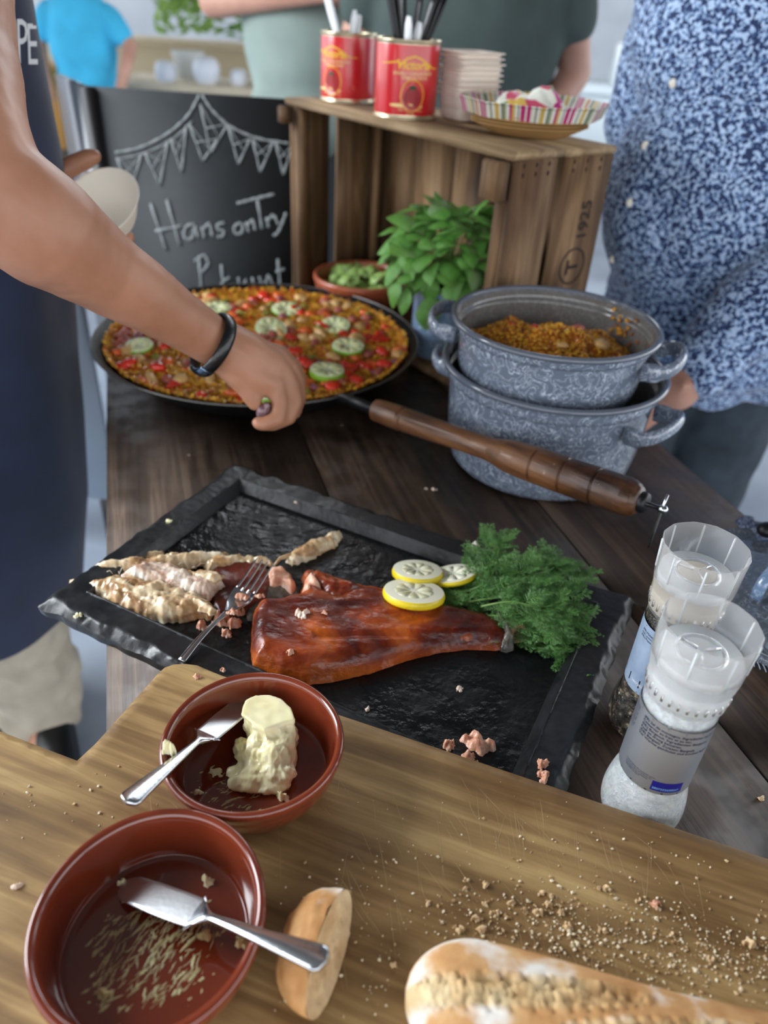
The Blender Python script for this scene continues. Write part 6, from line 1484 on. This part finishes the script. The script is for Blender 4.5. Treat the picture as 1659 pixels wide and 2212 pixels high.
jn.caps((X0 - .08, Y0, .92), (X0 + .08, Y0, .92), .13, .13); remesh(jn, 'jeans', M['jeans'], .009, 3, parent=mp_, disp=lambda p, n_: .008 * nz((p[0], p[1], p[2] * 2), 9))
hr = MB(); hr.ball((X0, Y0 - .015, 1.70), (.088, .10, .09)); remesh(hr, 'hair', plain('grey_hair', '#6c6660', .6), .008, 2, parent=mp_)
sb = MB()
for s in (-1, 1): sb.caps((X0 + s * .09, Y0 + .02, .045), (X0 + s * .09, Y0 - .17, .042), .05, .045)
remesh(sb, 'shoes', M['black_plastic'], .008, 3, parent=mp_)
# ================================================================ PEOPLE BEHIND
def stander(lab, x, y, sw_, shirtm, trm, arms, hairc, hz=1.72, face=0.0):
    r = thing('person', lab, 'person', Vector((x, y, 0))); b = MB(); s_ = hz / 1.72
    b.caps((x, y, .95 * s_), (x, y, 1.35 * s_), .13, .13); b.caps((x, y, 1.42 * s_), (x, y - .02, 1.54 * s_), .06, .055); b.ball((x, y - .03, 1.62 * s_), (.078, .095, .112)); b.ball((x, y - .125, 1.61 * s_), (.013, .016, .02))
    for s in (-1, 1): b.caps((x + s * .09, y, .92 * s_), (x + s * .09, y, .08), .07, .045); b.caps((x + s * .09, y + .02, .05), (x + s * .09, y - .12, .045), .04, .034)
    sm_ = MB(); sm_.ball((x, y, 1.22 * s_), (sw_, .15, .34), nu=28, nv=18); sm_.caps((x - sw_ * .8, y, 1.40 * s_), (x + sw_ * .8, y, 1.40 * s_), .075, .075); sm_.ball((x, y, .98 * s_), (sw_ * .95, .15, .16), nu=24, nv=14)
    for (el, ha) in arms:
        s = -1 if el[0] < x else 1; shd = Vector((x + s * sw_ * .9, y, 1.38 * s_)); el = Vector(el); ha = Vector(ha)
        b.caps(shd, el, .05, .042); b.caps(el, ha, .043, .030); dd = (ha - el).normalized(); b.caps(ha, ha + dd * .06, .03, .03)
        for k in range(4): b.caps(ha + dd * .06 + UP * (.02 - .014 * k), ha + dd * .125 + UP * (.018 - .014 * k), .009, .008)
        b.caps(ha + dd * .02 + UP * .02, ha + dd * .07 + UP * .045, .011, .008)
        sm_.caps(shd, shd.lerp(el, .55), .075, .068)
    remesh(b, 'body', M['skin_pale'], .009, 3, parent=r); remesh(sm_, 'shirt', shirtm, .012, 4, parent=r, disp=lambda p, n_: .009 * nz(p, 8))
    t_ = MB()
    for s in (-1, 1): t_.caps((x + s * .09, y, .90 * s_), (x + s * .095, y, .12), .11, .085)
    remesh(t_, 'trousers', trm, .012, 3, parent=r)
    h = MB(); h.ball((x, y - .005, 1.66 * s_), (.086, .098, .085)); remesh(h, 'hair', plain('hair', hairc, .6), .009, 2, parent=r)
    s2_ = MB()
    for s in (-1, 1): s2_.caps((x + s * .09, y + .02, .045), (x + s * .09, y - .14, .042), .048, .042)
    remesh(s2_, 'shoes', M['black_plastic'], .010, 2, parent=r)
    return r
M['sage'] = plain('sage_green_cotton', '#8a9a94', .9, var=.12, vscale=7); M['dgreen'] = plain('dark_green_cotton', '#465350', .9, var=.2, vscale=7, bump=.4, bscale=160); M['dk'] = plain('dark_trousers', '#1f2428', .9)
stander('person in a sage green shirt with folded bare arms behind the chalkboard', -.30, 2.62, .215, M['sage'], M['dk'], [((-.58, 2.56, 1.26), (-.26, 2.40, 1.30)), ((-.04, 2.56, 1.26), (-.34, 2.42, 1.33))], '#4a3a2c')
stander('person in a dark green shirt standing right behind the crate', .13, 2.24, .245, M['dgreen'], M['dk'], [((-.16, 2.26, 1.16), (-.06, 2.14, .98)), ((.42, 2.26, 1.16), (.30, 2.14, .98))], '#2c2620', 1.78)
M['turq'] = plain('turquoise_cotton', '#3fb4e0', .85, var=.15, vscale=6)
stander('fair-haired person in a turquoise top far behind on the left', -1.98, 5.2, .20, M['turq'], plain('pale_trousers', '#a9b2bf', .9), [((-1.68, 5.15, .98), (-1.72, 5.0, .78)), ((-2.25, 5.2, .98), (-2.2, 5.1, .75))], '#cdbb98', 1.38)
# far stalls
def stall(lab, x, y, w_, h_, top, legs_='#5a5048', d=.7):
    r = thing('market_table', lab, 'table', Vector((x, y, 0))); MB().box((x, y, h_), (w_, d, .04), bev=.006).build('tabletop', top, r)
    MB().box((x, y - d / 2 + .01, h_ - .22), (w_ * .98, .015, .4), bev=.004).build('front_cloth', top, r)
    for i in (-1, 1):
        for j in (-1, 1): MB().box((x + i * (w_ / 2 - .05), y + j * (d / 2 - .06), h_ / 2), (.05, .05, h_)).build('leg', plain('leg_paint', legs_, .6), r)
    return r
stall('orange topped table far behind at the left edge', -2.75, 5.6, 1.1, .80, plain('orange_cloth', '#eeb564', .7))
stall('cream covered table far behind beside the turquoise top', -1.25, 5.9, 1.5, .74, plain('cream_cloth', '#d8cdb6', .8, var=.15, vscale=5))
stall('white covered counter far behind at the right', 1.35, 4.8, 1.0, .95, plain('white_cloth', '#cfdbe2', .8))
rf = random.Random(2)
def potplant(x, y, z, R, lab, col, nleaf=140):
    r = thing('potted_plant', lab, 'plant', Vector((x, y, z)), 'far potted plants'); MB().lathe([(0, 0), (.08, 0), (.11, .16), (.12, .17), (.10, .17), (0, .15)], (x, y, z), 24).build('flower_pot', plain('white_pot', '#d5dadc', .6), r)
    mb = MB(); ml = plain('far_leaf', col, .6, var=.3, vscale=9)
    for k in range(nleaf):
        a, e, q = rf.uniform(0, 6.28), rf.uniform(-.3, 1.5), R * rf.uniform(.4, 1); p = Vector((x, y, z + .17 + R * .6)) + Vector((cos(a) * cos(e), sin(a) * cos(e), sin(e) * .9)) * q
        d = Vector((rf.gauss(0, 1), rf.gauss(0, 1), rf.gauss(0, .6))).normalized() * .05; s = d.orthogonal().normalized() * .022
        mb.add([p - d, p + s + UP * .006, p + d, p - s + UP * .006, p - UP * .003], [(0, 1, 3), (1, 2, 3), (0, 3, 4), (3, 2, 4), (2, 1, 4), (1, 0, 4)])
    o = mb.build('foliage', ml, r, smooth=False); tag(o, kind='stuff'); return r
potplant(-1.55, 5.95, .76, .26, 'round leafy green plant on the cream far table, left one', '#8fb35a'); potplant(-1.05, 6.05, .76, .22, 'darker leafy plant on the cream far table, right one', '#6f9a4c')
for k, (x, y, z, r_, lab) in enumerate(((-1.62, 5.62, .762, .075, 'white round jar on the cream far table, left'), (-1.36, 5.66, .762, .095, 'larger white round jar on the cream far table'), (-1.15, 5.68, .762, .06, 'small pale jar on the cream far table, right'))):
    o = MB().lathe(sm_prof([(0, 0), (r_ * .7, 0), (r_, r_ * .8), (r_ * .8, r_ * 1.5), (r_ * .5, r_ * 1.7), (0, r_ * 1.7)], 2), (x, y, z), 28).build('round_jar', plain('white_glaze%d' % k, '#dde3ee', .3)); tag(o, lab, 'jar')
for k, (x, y, z, s, cl_, lab) in enumerate(((-2.55, 5.45, .822, .16, '#d99a3c', 'orange box on the orange far table'), (-2.9, 5.5, .822, .2, '#c8ccd8', 'pale box on the orange far table'), (-.95, 5.65, .762, .10, '#cfae52', 'yellow box on the cream far table'), (1.2, 4.62, .972, .2, '#e6eef2', 'white box on the far right counter'))):
    o = MB().box((x, y, z + s / 2), (s * 1.3, s, s), bev=.01).build('box', plain('box_card%d' % k, cl_, .7)); tag(o, lab, 'box')
bs_ = stall('long tan counter far behind the turquoise top', -1.9, 7.4, 2.6, .9, plain('tan_counter', '#c9b998', .7))
